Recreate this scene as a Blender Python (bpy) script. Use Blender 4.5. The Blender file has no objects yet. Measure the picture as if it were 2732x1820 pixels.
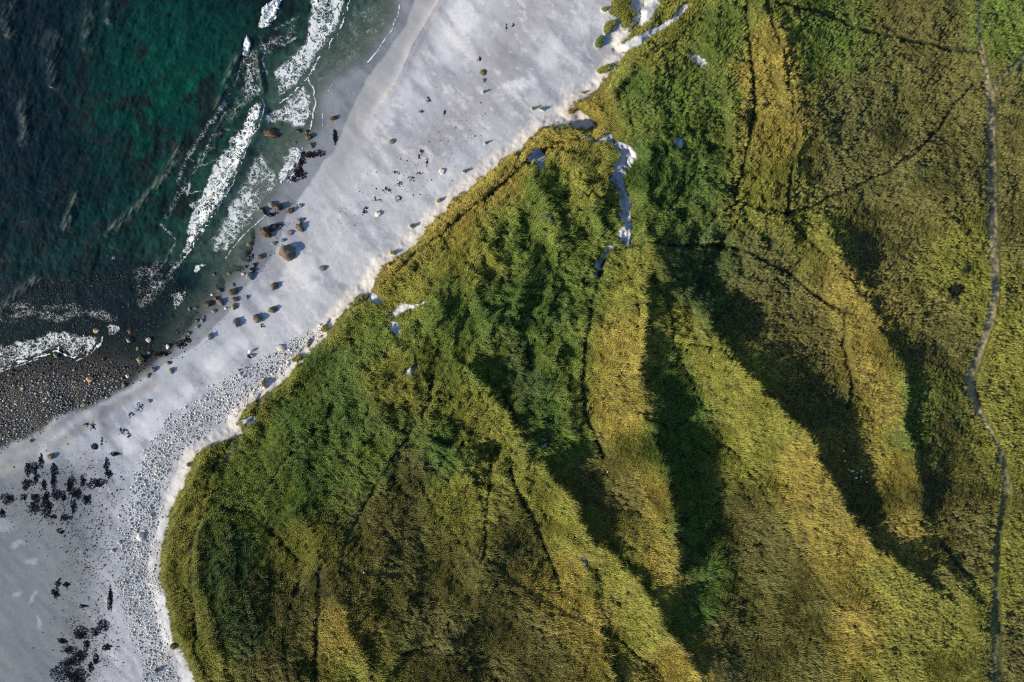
import bpy, math, random
import numpy as np
R = math.radians
SC = bpy.context.scene
COL = SC.collection

# ------------------------------------------------------------------ camera, light, exposure
S = 1.0 / 15.0            # metres per photograph pixel at sea level
CX, CY = 1366.0, 910.0
CAMH = 120.0
SUN_EL, SUN_AZ = 20.5, math.degrees(math.atan2(-0.93, -0.37))   # azimuth clockwise from +Y
cd = bpy.data.cameras.new('camera'); cam = bpy.data.objects.new('camera', cd); COL.objects.link(cam)
cam.location = (0, 0, CAMH); cam.rotation_euler = (0, 0, 0)
cd.sensor_width = 36; cd.lens = 36 * CAMH / (2732 * S); cd.clip_start = 1; cd.clip_end = 12000
SC.camera = cam
w = bpy.data.worlds.new('World'); SC.world = w; w.use_nodes = True
nt = w.node_tree; sky = nt.nodes.new('ShaderNodeTexSky'); sky.sky_type = 'NISHITA'; sky.sun_disc = False
sky.sun_elevation = R(SUN_EL); sky.sun_rotation = R(SUN_AZ); sky.dust_density = 0.6; sky.ozone_density = 2.0
bg = nt.nodes['Background']; bg.inputs['Strength'].default_value = 0.12
nt.links.new(sky.outputs['Color'], bg.inputs['Color'])
sd = bpy.data.lights.new('sun', 'SUN'); sun = bpy.data.objects.new('sun', sd); COL.objects.link(sun)
sd.energy = 5.0; sd.angle = R(0.6); sd.color = (1.0, 0.84, 0.62)
az, el = R(SUN_AZ), R(SUN_EL)
from mathutils import Vector
sdir = Vector((math.sin(az) * math.cos(el), math.cos(az) * math.cos(el), math.sin(el)))
sun.rotation_euler = sdir.to_track_quat('Z', 'Y').to_euler()
SC.view_settings.view_transform = 'Standard'; SC.view_settings.look = 'None'
SC.view_settings.gamma = 1.0; SC.view_settings.exposure = 0.80; SC.view_settings.use_curve_mapping = False

SC.cycles.use_denoising = False; SC.cycles.pixel_filter_type = 'BLACKMAN_HARRIS'; SC.cycles.filter_width = 1.15
SC.cycles.max_bounces = 5; SC.cycles.sample_clamp_direct = 6; SC.cycles.sample_clamp_indirect = 3; SC.cycles.transparent_max_bounces = 6
# ------------------------------------------------------------------ numeric helpers
def _hash(ix, iy, seed):
    h = (ix.astype(np.int64) * 374761393 + iy.astype(np.int64) * 668265263 + seed * 2246822519) & 0xFFFFFFFF
    h = ((h ^ (h >> 13)) * 1274126177) & 0xFFFFFFFF
    h = (h ^ (h >> 16)) & 0xFFFFFFFF
    return h.astype(np.float32) / np.float32(4294967295.0)
def vnoise(x, y, seed=0):
    ix = np.floor(x); iy = np.floor(y); fx = (x - ix).astype(np.float32); fy = (y - iy).astype(np.float32)
    ix = ix.astype(np.int64); iy = iy.astype(np.int64)
    fx = fx * fx * fx * (fx * (fx * 6 - 15) + 10); fy = fy * fy * fy * (fy * (fy * 6 - 15) + 10)
    a = _hash(ix, iy, seed); b = _hash(ix + 1, iy, seed); c = _hash(ix, iy + 1, seed); d = _hash(ix + 1, iy + 1, seed)
    return (a + (b - a) * fx) * (1 - fy) + (c + (d - c) * fx) * fy
def fbm(x, y, oct=4, seed=0, gain=0.5):
    """roughly -1..1"""
    s = 0; amp = 1.0; tot = 0
    ca, sa = math.cos(0.6), math.sin(0.6)
    for k in range(oct):
        s = s + (vnoise(x, y, seed + k * 17) * 2 - 1) * amp; tot += amp; amp *= gain
        x, y = (x * ca - y * sa) * 2.03 + 11.3, (x * sa + y * ca) * 2.03 + 5.7
    return s / tot * 1.5
def ss(a, b, x):
    t = np.clip((x - a) / (b - a), 0, 1); return t * t * (3 - 2 * t)
K = 2732 / 2354.0
def D(pts): return [(x * K,) + ((y * K,) + tuple(r)) for x, y, *r in pts]
def seg_dist(u, v, pts, extra=False):
    """distance, signed side (+ = left of travel in image when going down), param 0..1, interpolated third value"""
    best = np.full(u.shape, 1e12, np.float32); side = np.zeros(u.shape, np.float32)
    tt = np.zeros(u.shape, np.float32); ex = np.zeros(u.shape, np.float32)
    L = [0]
    for a, b in zip(pts[:-1], pts[1:]): L.append(L[-1] + math.hypot(b[0] - a[0], b[1] - a[1]))
    for k, (a, b) in enumerate(zip(pts[:-1], pts[1:])):
        dx, dy = b[0] - a[0], b[1] - a[1]; l2 = dx * dx + dy * dy + 1e-9
        px = u - a[0]; py = v - a[1]
        t = np.clip((px * dx + py * dy) / l2, 0, 1)
        d2 = (px - t * dx) ** 2 + (py - t * dy) ** 2
        m = d2 < best
        best = np.where(m, d2, best).astype(np.float32)
        side = np.where(m, dx * py - dy * px, side).astype(np.float32)
        tt = np.where(m, (L[k] + t * (L[k + 1] - L[k])) / L[-1], tt).astype(np.float32)
        if extra: ex = np.where(m, a[2] + t * (b[2] - a[2]), ex).astype(np.float32)
    d = np.sqrt(best)
    return (d, np.sign(side), tt, ex) if extra else (d, np.sign(side), tt)
def inside(u, v, pts):
    r = np.zeros(u.shape, bool); n = len(pts)
    for i in range(n):
        x1, y1 = pts[i][:2]; x2, y2 = pts[(i + 1) % n][:2]
        if y1 == y2: continue
        c = ((y1 > v) != (y2 > v)) & (u < (x2 - x1) * (v - y1) / (y2 - y1) + x1)
        r ^= c
    return r
def poly_sd(u, v, pts):
    d = seg_dist(u, v, list(pts) + [pts[0]])[0]
    return np.where(inside(u, v, pts), d, -d)
BIG = 60000
# ------------------------------------------------------------------ lines traced from the photograph (pixels)
DUNE = [(2100, -BIG), (1850, -600), (1735, -60), (1722, 0), (1710, 24), (1700, 62), (1671, 99), (1659, 122), (1664, 140), (1652, 162), (1626, 193), (1596, 235), (1560, 262), (1530, 276),
 (1511, 302), (1520, 306), (1546, 298), (1570, 312), (1588, 338), (1560, 345), (1528, 338), (1492, 333), (1449, 337), (1410, 372), (1391, 399), (1348, 422), (1318, 449), (1286, 472),
 (1252, 499), (1221, 530), (1190, 561), (1159, 588), (1128, 622), (1105, 657), (1054, 688), (1016, 711), (992, 762), (984, 785), (955, 790), (931, 813),
 (900, 852), (878, 882), (857, 907), (821, 953), (788, 979), (768, 1007), (737, 1032), (712, 1047), (679, 1070), (643, 1098), (634, 1120), (638, 1142), (647, 1157),
 (594, 1175), (561, 1190), (538, 1200), (519, 1213), (507, 1252), (480, 1314), (449, 1368), (445, 1407), (430, 1461), (422, 1546), (437, 1585), (449, 1639),
 (461, 1712), (488, 1740), (503, 1786), (519, 1820), (560, 1950), (620, 2300), (700, BIG)]
DUNE_POLY = DUNE + [(BIG * 2, BIG), (BIG * 2, -BIG)]
SHORE = [(1500, -BIG), (1150, -500), (1075, -60), (1066, 12), (1060, 45), (1040, 88), (1012, 130), (981, 166), (945, 188), (911, 209), (884, 232), (867, 252), (861, 300), (862, 348),
 (846, 366), (838, 395), (815, 402), (800, 430), (788, 460), (765, 492), (742, 520), (715, 552), (706, 585), (700, 625), (690, 655), (676, 680), (662, 720), (640, 745),
 (606, 782), (592, 824), (560, 842), (542, 862), (508, 890), (477, 922), (443, 945), (405, 957), (360, 966), (315, 962), (270, 950), (234, 957), (200, 966), (150, 952),
 (91, 966), (40, 978), (0, 995), (-120, 1040), (-900, 1300), (-BIG, 9000)]
SEA_POLY = SHORE + [(-BIG, -BIG)]
WET = [(1250, -500), (1130, -60), (1105, 0), (1085, 60), (1040, 130), (985, 200), (958, 250), (932, 309), (913, 354), (888, 406), (866, 428), (848, 458), (805, 520), (761, 582), (740, 657), (697, 720),
 (650, 765), (610, 830), (560, 885), (520, 925), (450, 962), (400, 1000), (350, 1025), (263, 1061), (223, 1082), (138, 1114), (106, 1146), (34, 1174), (0, 1197), (-300, 1300), (-3000, 2200), (-3000, -3000)]
BED = [(488, 893), (450, 935), (414, 960), (361, 1003), (343, 1030), (263, 1064), (223, 1086), (138, 1118), (106, 1150), (34, 1178), (0, 1201), (-400, 1330), (-400, 700), (0, 740), (120, 730), (200, 740), (300, 720), (400, 750), (470, 740), (520, 790), (520, 860)]
# dune ridges: crest running down the picture, height m, width of the seaward flank, width of the lee flank (px)
RIDGES = [
 (D([(1750, -60), (1760, 0), (1790, 80), (1815, 180), (1838, 270), (1843, 320), (1825, 400), (1812, 470), (1800, 500)]), 2.6, 125, 40),
 (D([(1470, 575), (1482, 640), (1482, 700), (1470, 780), (1460, 850), (1475, 950), (1505, 1040), (1530, 1110), (1545, 1200), (1548, 1290), (1545, 1350), (1570, 1400)]), 4.6, 170, 62),
 (D([(1570, 660), (1600, 710), (1622, 760), (1680, 830), (1740, 890), (1800, 960), (1855, 1010), (1885, 1080), (1930, 1160), (1990, 1230), (2050, 1290), (2110, 1340), (2160, 1370), (2200, 1430)]), 5.0, 230, 68),
 (D([(1870, 460), (1885, 490), (1905, 540), (1940, 610), (1970, 660), (2005, 715), (2040, 800), (2078, 885), (2066, 960), (2090, 1020), (2110, 1100), (2120, 1180), (2118, 1240), (2150, 1320)]), 3.8, 170, 55),
 (D([(1140, 1040), (1165, 1050), (1210, 1065), (1260, 1100), (1310, 1160), (1350, 1240), (1420, 1300), (1480, 1370), (1512, 1430), (1560, 1490), (1600, 1560), (1640, 1640)]), 4.0, 120, 60),
 (D([(1030, 820), (1060, 850), (1100, 890), (1140, 940), (1190, 990), (1205, 1040), (1200, 1070)]), 2.8, 85, 42),
 (D([(505, 1050), (478, 1120), (462, 1180), (456, 1240), (452, 1330), (478, 1400), (490, 1480), (515, 1568), (540, 1640)]), 2.6, 90, 60),
 (D([(745, 1310), (775, 1370), (800, 1440), (815, 1500), (850, 1568), (870, 1640)]), 2.2, 55, 70),
 (D([(1240, 1200), (1290, 1240), (1335, 1270), (1345, 1330), (1362, 1400), (1372, 1460), (1400, 1540), (1420, 1640)]), 2.6, 120, 40),
 (D([(660, 1170), (690, 1200), (722, 1240), (728, 1300), (715, 1325)]), 2.2, 60, 35),
 (D([(1010, 620), (1045, 650), (1090, 700), (1120, 760), (1115, 820)]), 1.6, 50, 45),
 (D([(1190, 380), (1225, 410), (1255, 470), (1272, 550), (1275, 620)]), 2.0, 60, 40),
 (D([(1300, 330), (1312, 380), (1330, 430), (1350, 480), (1360, 540)]), 1.3, 45, 35),
 (D([(1450, 300), (1480, 350), (1478, 450), (1472, 540), (1500, 600), (1560, 660)]), 2.8, 34, 95),
 (D([(1500, 80), (1450, 170), (1400, 215), (1400, 260), (1440, 310)]), 1.6, 30, 80),
 (D([(1600, 70), (1640, 110), (1680, 210), (1690, 300), (1680, 400)]), 1.4, 80, 60),
 (D([(1560, 650), (1590, 690), (1620, 705), (1622, 760), (1600, 790)]), 1.8, 50, 30),
 (D([(1930, 700), (1960, 780), (1955, 860), (1940, 940)]), 0.9, 60, 30),
 (D([(880, 1150), (900, 1250), (860, 1340)]), 0.5, 90, 70),
 (D([(1070, 1250), (1110, 1310), (1090, 1400), (1050, 1450), (1010, 1500), (1000, 1580)]), 1.4, 90, 40),
 (D([(900, 1350), (960, 1420), (930, 1500), (870, 1560), (860, 1600)]), 1.5, 80, 40),
 (D([(1010, 1330), (1030, 1380), (1030, 1440), (1000, 1500)]), 1.2, 60, 30),
 (D([(2140, 1290), (2200, 1350), (2250, 1420), (2260, 1500)]), 1.8, 70, 50),
 (D([(880, 780), (930, 820), (950, 880), (940, 940)]), 1.8, 60, 40),
 (D([(780, 800), (830, 870), (860, 940), (850, 1010)]), 1.4, 60, 45),
 (D([(1100, 560), (1150, 620), (1180, 700), (1190, 780)]), 1.2, 60, 50),
 (D([(950, 640), (1000, 680), (1010, 730), (980, 770)]), 1.6, 60, 30),
 (D([(1620, 420), (1680, 490), (1740, 560), (1760, 640)]), 1.0, 80, 60),
 (D([(1720, 480), (1790, 500), (1825, 560), (1830, 620)]), 1.8, 70, 40),
 (D([(960, 1010), (1020, 1050), (1070, 1080), (1100, 1120)]), 1.6, 70, 35),
]
GROOVES = [(D(p), wd, dp) for p, wd, dp in [
 ([(1712, -20), (1720, 100), (1735, 250), (1720, 340), (1705, 390), (1685, 460)], 5, .8),
 ([(1757, -20), (1775, 60), (1800, 130), (1822, 230), (1832, 310), (1815, 420), (1806, 490)], 4.5, .7),
 ([(1806, 492), (1850, 480), (1890, 465), (1960, 430), (2040, 395), (2100, 355), (2150, 300), (2190, 240), (2235, 195)], 4, .5),
 ([(1790, 10), (1850, 25), (1900, 40), (1960, 65), (2040, 85), (2120, 100), (2190, 118), (2250, 125)], 4, .5),
 ([(2030, 60), (2070, 90), (2110, 112)], 3, .3),
 ([(1685, 460), (1740, 485), (1810, 493)], 4, .5),
 ([(1480, 560), (1600, 565), (1700, 572), (1760, 600), (1820, 640), (1900, 700), (1950, 722)], 4.5, .5),
 ([(1950, 722), (2010, 745), (2060, 790), (2120, 830), (2200, 860)], 3, .3),
 ([(1806, 492), (1840, 540), (1900, 590), (1950, 640), (1990, 690)], 4.5, .5),
 ([(1940, 722), (1936, 800), (1950, 850), (1957, 890), (1948, 940)], 5, .7),
 ([(1540, 790), (1580, 870), (1630, 965), (1680, 1040), (1720, 1090), (1790, 1190), (1850, 1300), (1930, 1400)], 4, .35),
 ([(1390, 570), (1370, 640), (1352, 720), (1345, 800), (1335, 880), (1345, 960), (1385, 1050)], 6, .6),
 ([(1125, 1050), (1116, 1150), (1110, 1280)], 5, .6),
 ([(1170, 1060), (1180, 1120), (1200, 1170)], 6, .7),
 ([(935, 1010), (890, 1070), (850, 1130), (810, 1210), (780, 1290)], 4, .4),
 ([(960, 1100), (1000, 1180), (1060, 1255), (1105, 1285)], 4, .4),
 ([(600, 925), (582, 965), (500, 1045), (474, 1130), (462, 1180), (445, 1250), (440, 1320), (445, 1420), (450, 1500), (480, 1580)], 4.5, .5),
 ([(1330, 322), (1280, 330), (1230, 362), (1160, 425), (1085, 480), (1010, 545), (930, 600), (885, 650)], 5, .6),
 ([(850, 690), (790, 715), (720, 775), (660, 850), (600, 905), (580, 950)], 4, .5),
 ([(640, 1240), (690, 1290), (730, 1318), (790, 1320)], 5, .6),
 ([(520, 1170), (560, 1180), (640, 1240)], 4, .4),
 ([(740, 1310), (730, 1400), (725, 1480), (722, 1568)], 7, .7),
 ([(1140, 880), (1170, 940), (1185, 970)], 4, .5),
 ([(1330, 400), (1350, 440), (1370, 460)], 4, .5),
 ([(1200, 1150), (1240, 1230), (1262, 1290), (1290, 1370)], 6, .6),
 ([(1380, 1450), (1420, 1470), (1480, 1520), (1530, 1568)], 5, .6),
 ([(850, 1560), (890, 1520), (950, 1495), (1000, 1480), (1030, 1430)], 4, .4),
 ([(2110, 900), (2100, 970), (2095, 1010)], 3, .3),
 ([(1430, 200), (1440, 260), (1460, 330)], 5, .4),
 ([(830, 1040), (870, 1080)], 4, .3),
 ([(1000, 850), (980, 930), (930, 1010)], 4, .4),
 ([(2160, 1250), (2200, 1300), (2230, 1330)], 5, .4),
 ([(2310, 1180), (2354, 1240)], 3, .3),
 ([(1660, 420), (1700, 480), (1690, 520), (1650, 560)], 4, .35),
 ([(520, 1180), (570, 1175), (610, 1130), (640, 1080), (700, 1010), (760, 960)], 3.5, .45), ([(640, 1240), (600, 1190), (570, 1175)], 3.5, .4), ([(1000, 1040), (1050, 1085), (1112, 1100)], 3.5, .45),
 ([(1335, 660), (1350, 610), (1390, 575), (1480, 560)], 3.5, .4), ([(1490, 640), (1530, 700), (1545, 790), (1640, 800), (1680, 830)], 4, .45), ([(930, 1010), (985, 930), (1000, 850), (1040, 830)], 3.5, .45),
 ([(700, 1310), (670, 1380), (650, 1470), (660, 1568)], 4, .4), ([(560, 1240), (545, 1330), (575, 1450), (590, 1568)], 3.5, .35), ([(1112, 1180), (1070, 1230), (1000, 1260)], 3, .35),
 ([(1560, 30), (1640, 60), (1715, 55)], 3.5, .4), ([(1600, 560), (1640, 500), (1690, 470)], 3.5, .4), ([(1870, 560), (1840, 600), (1800, 625)], 3, .35), ([(1900, 600), (1890, 640), (1880, 680)], 3, .35),
]]
PALE = [(D(p), wd) for p, wd in [   # lightly trodden, thin short grass
 ([(780, 1290), (800, 1315), (900, 1322), (1000, 1300), (1110, 1288), (1160, 1320), (1200, 1350), (1280, 1400), (1390, 1450)], 7),
 ([(900, 1060), (860, 1120), (820, 1180), (790, 1260)], 5),
 ([(545, 1240), (560, 1330), (590, 1430), (605, 1520)], 4),
 ([(2200, 860), (2230, 880)], 5),
 ([(2290, 1500), (2250, 1540), (2190, 1580)], 7),
 ([(2312, 1100), (2335, 1150), (2360, 1190)], 6),
 ([(1520, 110), (1600, 85), (1690, 60)], 3),
]]
TRACK = D([(2262, -80, 5), (2250, 0, 5), (2247, 80, 5), (2262, 150, 6), (2277, 220, 8), (2278, 300, 9), (2280, 420, 9.5), (2282, 560, 10), (2288, 640, 9), (2284, 700, 9), (2270, 760, 9), (2250, 810, 9),
 (2232, 860, 9), (2232, 900, 8), (2250, 950, 6), (2280, 1000, 5), (2305, 1060, 6), (2314, 1120, 7), (2300, 1190, 7), (2288, 1260, 7), (2285, 1400, 8), (2290, 1568, 9), (2295, 1650, 9)])
BRANCH = D([(2280, 225, 4), (2300, 180, 4), (2330, 150, 5), (2365, 125, 5), (2420, 110, 5)])
SANDP = [  # sand blow-outs between the grasses: polylines with half width
 D([(1335, 318, 3), (1355, 322, 6), (1375, 328, 4), (1395, 318, 10), (1403, 330, 5)]),
 D([(1418, 335, 8), (1440, 350, 12), (1445, 362, 16), (1426, 385, 14), (1420, 415, 15), (1428, 440, 9), (1436, 470, 10), (1434, 490, 12), (1442, 515, 9), (1432, 545, 14), (1436, 552, 12)]),
 D([(1400, 570, 5), (1382, 595, 5), (1372, 618, 6), (1363, 640, 3)]),
 D([(1222, 362, 8), (1236, 350, 8), (1243, 365, 11), (1240, 385, 7)]),
 D([(855, 684, 8), (872, 695, 7)]),
 D([(885, 728, 3), (905, 720, 6), (922, 708, 9), (955, 704, 4), (975, 698, 4)]),
 D([(905, 750, 9), (912, 762, 8)]),
 D([(930, 865, 4), (945, 856, 9), (958, 846, 3)]),
 D([(1585, 128, 4), (1602, 138, 9), (1615, 148, 7)]),
 D([(560, 968, 4), (575, 965, 8), (590, 972, 4)]),
 D([(1575, 15, 5), (1545, 48, 5), (1515, 68, 6), (1480, 85, 8), (1450, 102, 8), (1425, 115, 7)]),
 D([(1222, 1042, 2), (1240, 1033, 3), (1258, 1020, 3)]),
 D([(515, 1058, 4), (525, 1040, 4), (545, 1022, 3)]),
 D([(1262, 490, 3), (1266, 520, 3)]),
 D([(1335, 1265, 3), (1345, 1300, 5)]),
 D([(1455, 20, 22), (1475, 30, 22), (1500, 5, 12)]),
 D([(1560, 330, 10), (1335, 280, 3)])[:1] * 2,
]
TUSS = [  # grass islands on the sand (px): centre, radii, angle
 (1655, 22, 27, 34, 0), (1667, 55, 17, 28, -15), (1640, 32, 18, 12, 10), (1620, 77, 12, 17, 10), (1634, 64, 10, 8, 0), (1611, 26, 8, 5, 0), (1687, 41, 12, 8, 0), (1598, 113, 10, 17, 20), (1611, 186, 22, 10, -28),
 (1555, 248, 6, 3, 0), (865, 877, 8, 12, 30), (822, 917, 4, 12, 10), (835, 940, 5, 6, 0), (792, 956, 17, 8, -35), (703, 1022, 6, 10, 10), (1446, 291, 9, 3, 10), (1421, 290, 4, 4, 0), (1290, 246, 3, 3, 0),
 (1239, 457, 5, 4, 0), (1098, 604, 6, 5, 0), (1048, 675, 8, 5, 0), (417, 1789, 5, 6, 0), (462, 1724, 9, 9, 0), (503, 1240, 6, 6, 0), (1211, 533, 7, 6, 0), (1171, 535, 9, 4, -35), (1296, 382, 4, 3, 0)]

# ------------------------------------------------------------------ the height of the ground
def tuss_mask(U, V):
    m = np.zeros(U.shape, np.float32)
    for x, y, rx, ry, a in TUSS:
        ca, sa = math.cos(R(a)), math.sin(R(a))
        dx, dy = U - x, V - y
        q = ((dx * ca + dy * sa) / rx) ** 2 + ((-dx * sa + dy * ca) / ry) ** 2
        m = np.maximum(m, 1.25 - q)
    return np.clip(m + 0.35 * fbm(U / 9, V / 9, 2, 77), 0, 1) * (m > 0.02)
def ground_fields(U, V):
    far = np.clip(1 - (np.maximum(np.abs(U - CX) - 1600, 0) + np.maximum(np.abs(V - CY) - 1150, 0)) / 3000, 0, 1)
    n1 = fbm(U / 60, V / 60, 3, 1); n2 = fbm(U / 60, V / 60, 3, 2)
    ue, ve = U + 5 * fbm(U / 15, V / 15, 4, 5, .6), V + 5 * fbm(U / 15, V / 15, 4, 6, .6)
    d = seg_dist(ue, ve, DUNE)[0]; E = np.where(inside(ue, ve, DUNE_POLY), d, -d)          # + inland
    us, vs = U + 3.0 * fbm(U / 40, V / 40, 3, 8), V + 3.0 * fbm(U / 40, V / 40, 3, 9)
    d = seg_dist(us, vs, SHORE)[0]; W = np.where(inside(us, vs, SEA_POLY), d, -d)           # + seaward
    WETD = poly_sd(us, vs, WET)
    # beach
    beach = 0.0022 * np.clip(-W, 0, 200) + 0.0055 * np.clip(-W - 90, 0, 420)
    beach = np.minimum(beach, 3.2)
    sea = -0.0035 * np.clip(W, 0, 200) - 0.012 * np.clip(W - 60, 0, 900)
    h = np.where(W > 0, sea, beach)
    # berm and small swales on the sand
    bm = seg_dist(U, V, [(1200, -60), (1174, 0), (1140, 60), (1105, 116), (1080, 175), (1058, 221), (1030, 262), (1004, 298), (985, 340)])
    h = h + 0.28 * np.exp(-(bm[0] / 14) ** 2) * (1 - bm[2] ** 3) * np.where(bm[1] > 0, 1.0, 0.75)
    dry = ss(0, 60, -W) * (E < 30)
    h = h + dry * (0.10 * fbm((U + V) / 260, (U - V) / 90, 3, 21) + 0.006 * fbm(U / 16, V / 16, 3, 22)) + 0.018*ss(-160, -40, E)*dry*fbm(U / 7, V / 7, 2, 23)
    # foredune rim
    f = ss(-34, 0, E) * 0.7 + ss(-2, 20, E) * 2.3 + ss(20, 120, E) * 0.6
    f = f - 1.1 * ss(26, 62, E) * (1 - ss(70, 200, E))
    h = h + f
    inl = ss(0, 55, E)
    uw, vw = U + 9 * n1 + 8 * fbm(U / 24, V / 24, 4, 3, .6), V + 9 * n2 + 8 * fbm(U / 24, V / 24, 4, 4, .6)
    lump = ss(30, 120, E) * (1 - ss(500, 1050, E + 0.25 * (U - 1400))) * (1 - .72 * ss(1130, 1330, V - .15 * (U - 700))) * (1 - .5 * ss(420, 200, V) )
    h = h + inl * (1.1 * fbm(uw / 190, vw / 260, 3, 31) + 0.5)
    rn = 1 - np.abs(fbm(uw / 75 + vw / 260, vw / 120, 3, 33)) * 1.3
    h = h + lump * (rn * .85 + (1 - np.abs(fbm(U / 30 + n1, V / 40 + n2, 3, 34)) * 1.2) * .75)
    for pts, H, wl, wr in RIDGES:
        xs = [p[0] for p in pts]; ys = [p[1] for p in pts]; mg = max(wl * 1.3, wr * 2.6) + 40
        m = (U > min(xs) - mg) & (U < max(xs) + mg) & (V > min(ys) - mg) & (V < max(ys) + mg)
        if not m.any(): continue
        dd, sg, tt = seg_dist(uw[m], vw[m], pts)
        wl_ = wl * (0.85 + 0.3 * vnoise(V[m] / 90, U[m] / 90, 55)); wr_ = wr
        x = np.where(sg > 0, dd / wl_, dd / wr_)
        prof = np.where(sg > 0, np.clip(1 - x / 1.15, 0, 1) ** 2.1, .33 * np.clip(1 - dd / 22, 0, 1) ** 1.3 + .67 * np.clip(1 - x / 2.5, 0, 1) ** 1.3)
        tap = ss(0, .16, tt) * (1 - ss(.84, 1, tt))
        h[m] += .80 * H * prof * tap
    # hummocks in the sward
    h = h + inl * (0.17 * fbm(U / 15, V / 15, 3, 41, 0.6) + 0.07 * fbm(U / 6, V / 6, 2, 42))
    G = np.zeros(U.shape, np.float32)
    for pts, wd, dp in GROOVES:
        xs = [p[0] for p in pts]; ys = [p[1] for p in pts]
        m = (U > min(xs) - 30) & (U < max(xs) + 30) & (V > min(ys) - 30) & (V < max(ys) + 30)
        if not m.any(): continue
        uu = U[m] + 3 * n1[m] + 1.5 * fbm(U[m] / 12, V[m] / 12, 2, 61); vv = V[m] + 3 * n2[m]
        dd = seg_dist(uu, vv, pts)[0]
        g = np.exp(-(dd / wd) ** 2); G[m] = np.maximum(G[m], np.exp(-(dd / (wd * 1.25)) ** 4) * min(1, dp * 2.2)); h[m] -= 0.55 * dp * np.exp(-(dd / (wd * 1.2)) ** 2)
    td, _, _, tw = seg_dist(U + 2.5 * n1, V + 2.5 * n2, TRACK, True); tw = tw * 1.3
    bd, _, _, bw = seg_dist(U + 2.5 * n1, V + 2.5 * n2, BRANCH, True); bw = bw * 1.8
    trx = np.maximum(1 - ss(.95, 1.5, td / tw), .8 * (1 - ss(.9, 1.5, bd / bw)))
    tr = np.maximum(1 - ss(0.7, 1.25, td / tw), 0.6 * (1 - ss(0.6, 1.3, bd / bw)))
    h = h - 0.28 * np.maximum(1 - ss(.8, 2.0, td / tw), 0.6 * (1 - ss(.8, 1.8, bd / bw)))
    sand = np.zeros(U.shape, np.float32)
    for pts in SANDP:
        xs = [p[0] for p in pts]; ys = [p[1] for p in pts]
        m = (U > min(xs) - 60) & (U < max(xs) + 60) & (V > min(ys) - 60) & (V < max(ys) + 60)
        if not m.any(): continue
        dd, _, _, ww = seg_dist(U[m] + 4 * fbm(U[m] / 11, V[m] / 11, 3, 63), V[m] + 4 * fbm(U[m] / 11, V[m] / 11, 3, 64), pts, True); ww = ww * 1.45
        sand[m] = np.maximum(sand[m], 1 - ss(0.75, 1.2, dd / np.maximum(ww, 1)))
        h[m] -= 0.5 * (1 - ss(0.6, 2.2, dd / np.maximum(ww, 1)))
    tu = tuss_mask(U, V) * (E < 4)
    h = h + tu * 0.45 + (E < 0) * 0.8 * np.exp(-((U - 1655) / 60) ** 2 - ((V - 30) / 60) ** 2)
    # hollow of the dark shrub
    h = h - 0.8 * np.exp(-((U - 2545) / 30) ** 2 - ((V - 775) / 26) ** 2)
    h = h * far + (1 - far) * np.where(W > 0, -8.0, np.where(E > 0, 6.0, 1.5))
    pale = np.zeros(U.shape, np.float32)
    for pts, wd in PALE:
        pale = np.maximum(pale, np.exp(-(seg_dist(U + 4 * n1, V + 4 * n2, pts)[0] / (wd * 1.3)) ** 2))
    return dict(h=h.astype(np.float32), E=E, W=W, wet=WETD, G=G, track=tr, trx=trx, sand=sand, tuss=tu, pale=pale, n1=n1, n2=n2)

def axis(lo, hi, step, gmax=50000):
    a = list(np.arange(lo, hi + step * .5, step)); g = step; x = a[-1]; up = []
    while x < gmax: g *= 1.42; x += g; up.append(x)
    g = step; x = a[0]; dn = []
    while x > -gmax: g *= 1.42; x -= g; dn.append(x)
    return np.array(dn[::-1] + a + up, np.float64)
ST = 3.0
AU = axis(-90, 2823, ST); AV = axis(-90, 1911, ST)
GU, GV = np.meshgrid(AU, AV)
F = ground_fields(GU, GV)
def sample(name, u, v):
    """bilinear look-up in a ground field"""
    u = np.asarray(u, float); v = np.asarray(v, float); A = F[name] if isinstance(name, str) else name
    i = np.clip(np.searchsorted(AU, u) - 1, 0, len(AU) - 2); j = np.clip(np.searchsorted(AV, v) - 1, 0, len(AV) - 2)
    fx = (u - AU[i]) / (AU[i + 1] - AU[i]); fy = (v - AV[j]) / (AV[j + 1] - AV[j])
    return (A[j, i] * (1 - fx) + A[j, i + 1] * fx) * (1 - fy) + (A[j + 1, i] * (1 - fx) + A[j + 1, i + 1] * fx) * fy
def world(u, v, z):
    k = S * (1 - z / CAMH); return (u - CX) * k, (CY - v) * k, z
def on_ground(u, v, dz=0.0):
    z = float(sample('h', u, v)) + dz; return world(u, v, z)

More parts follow.
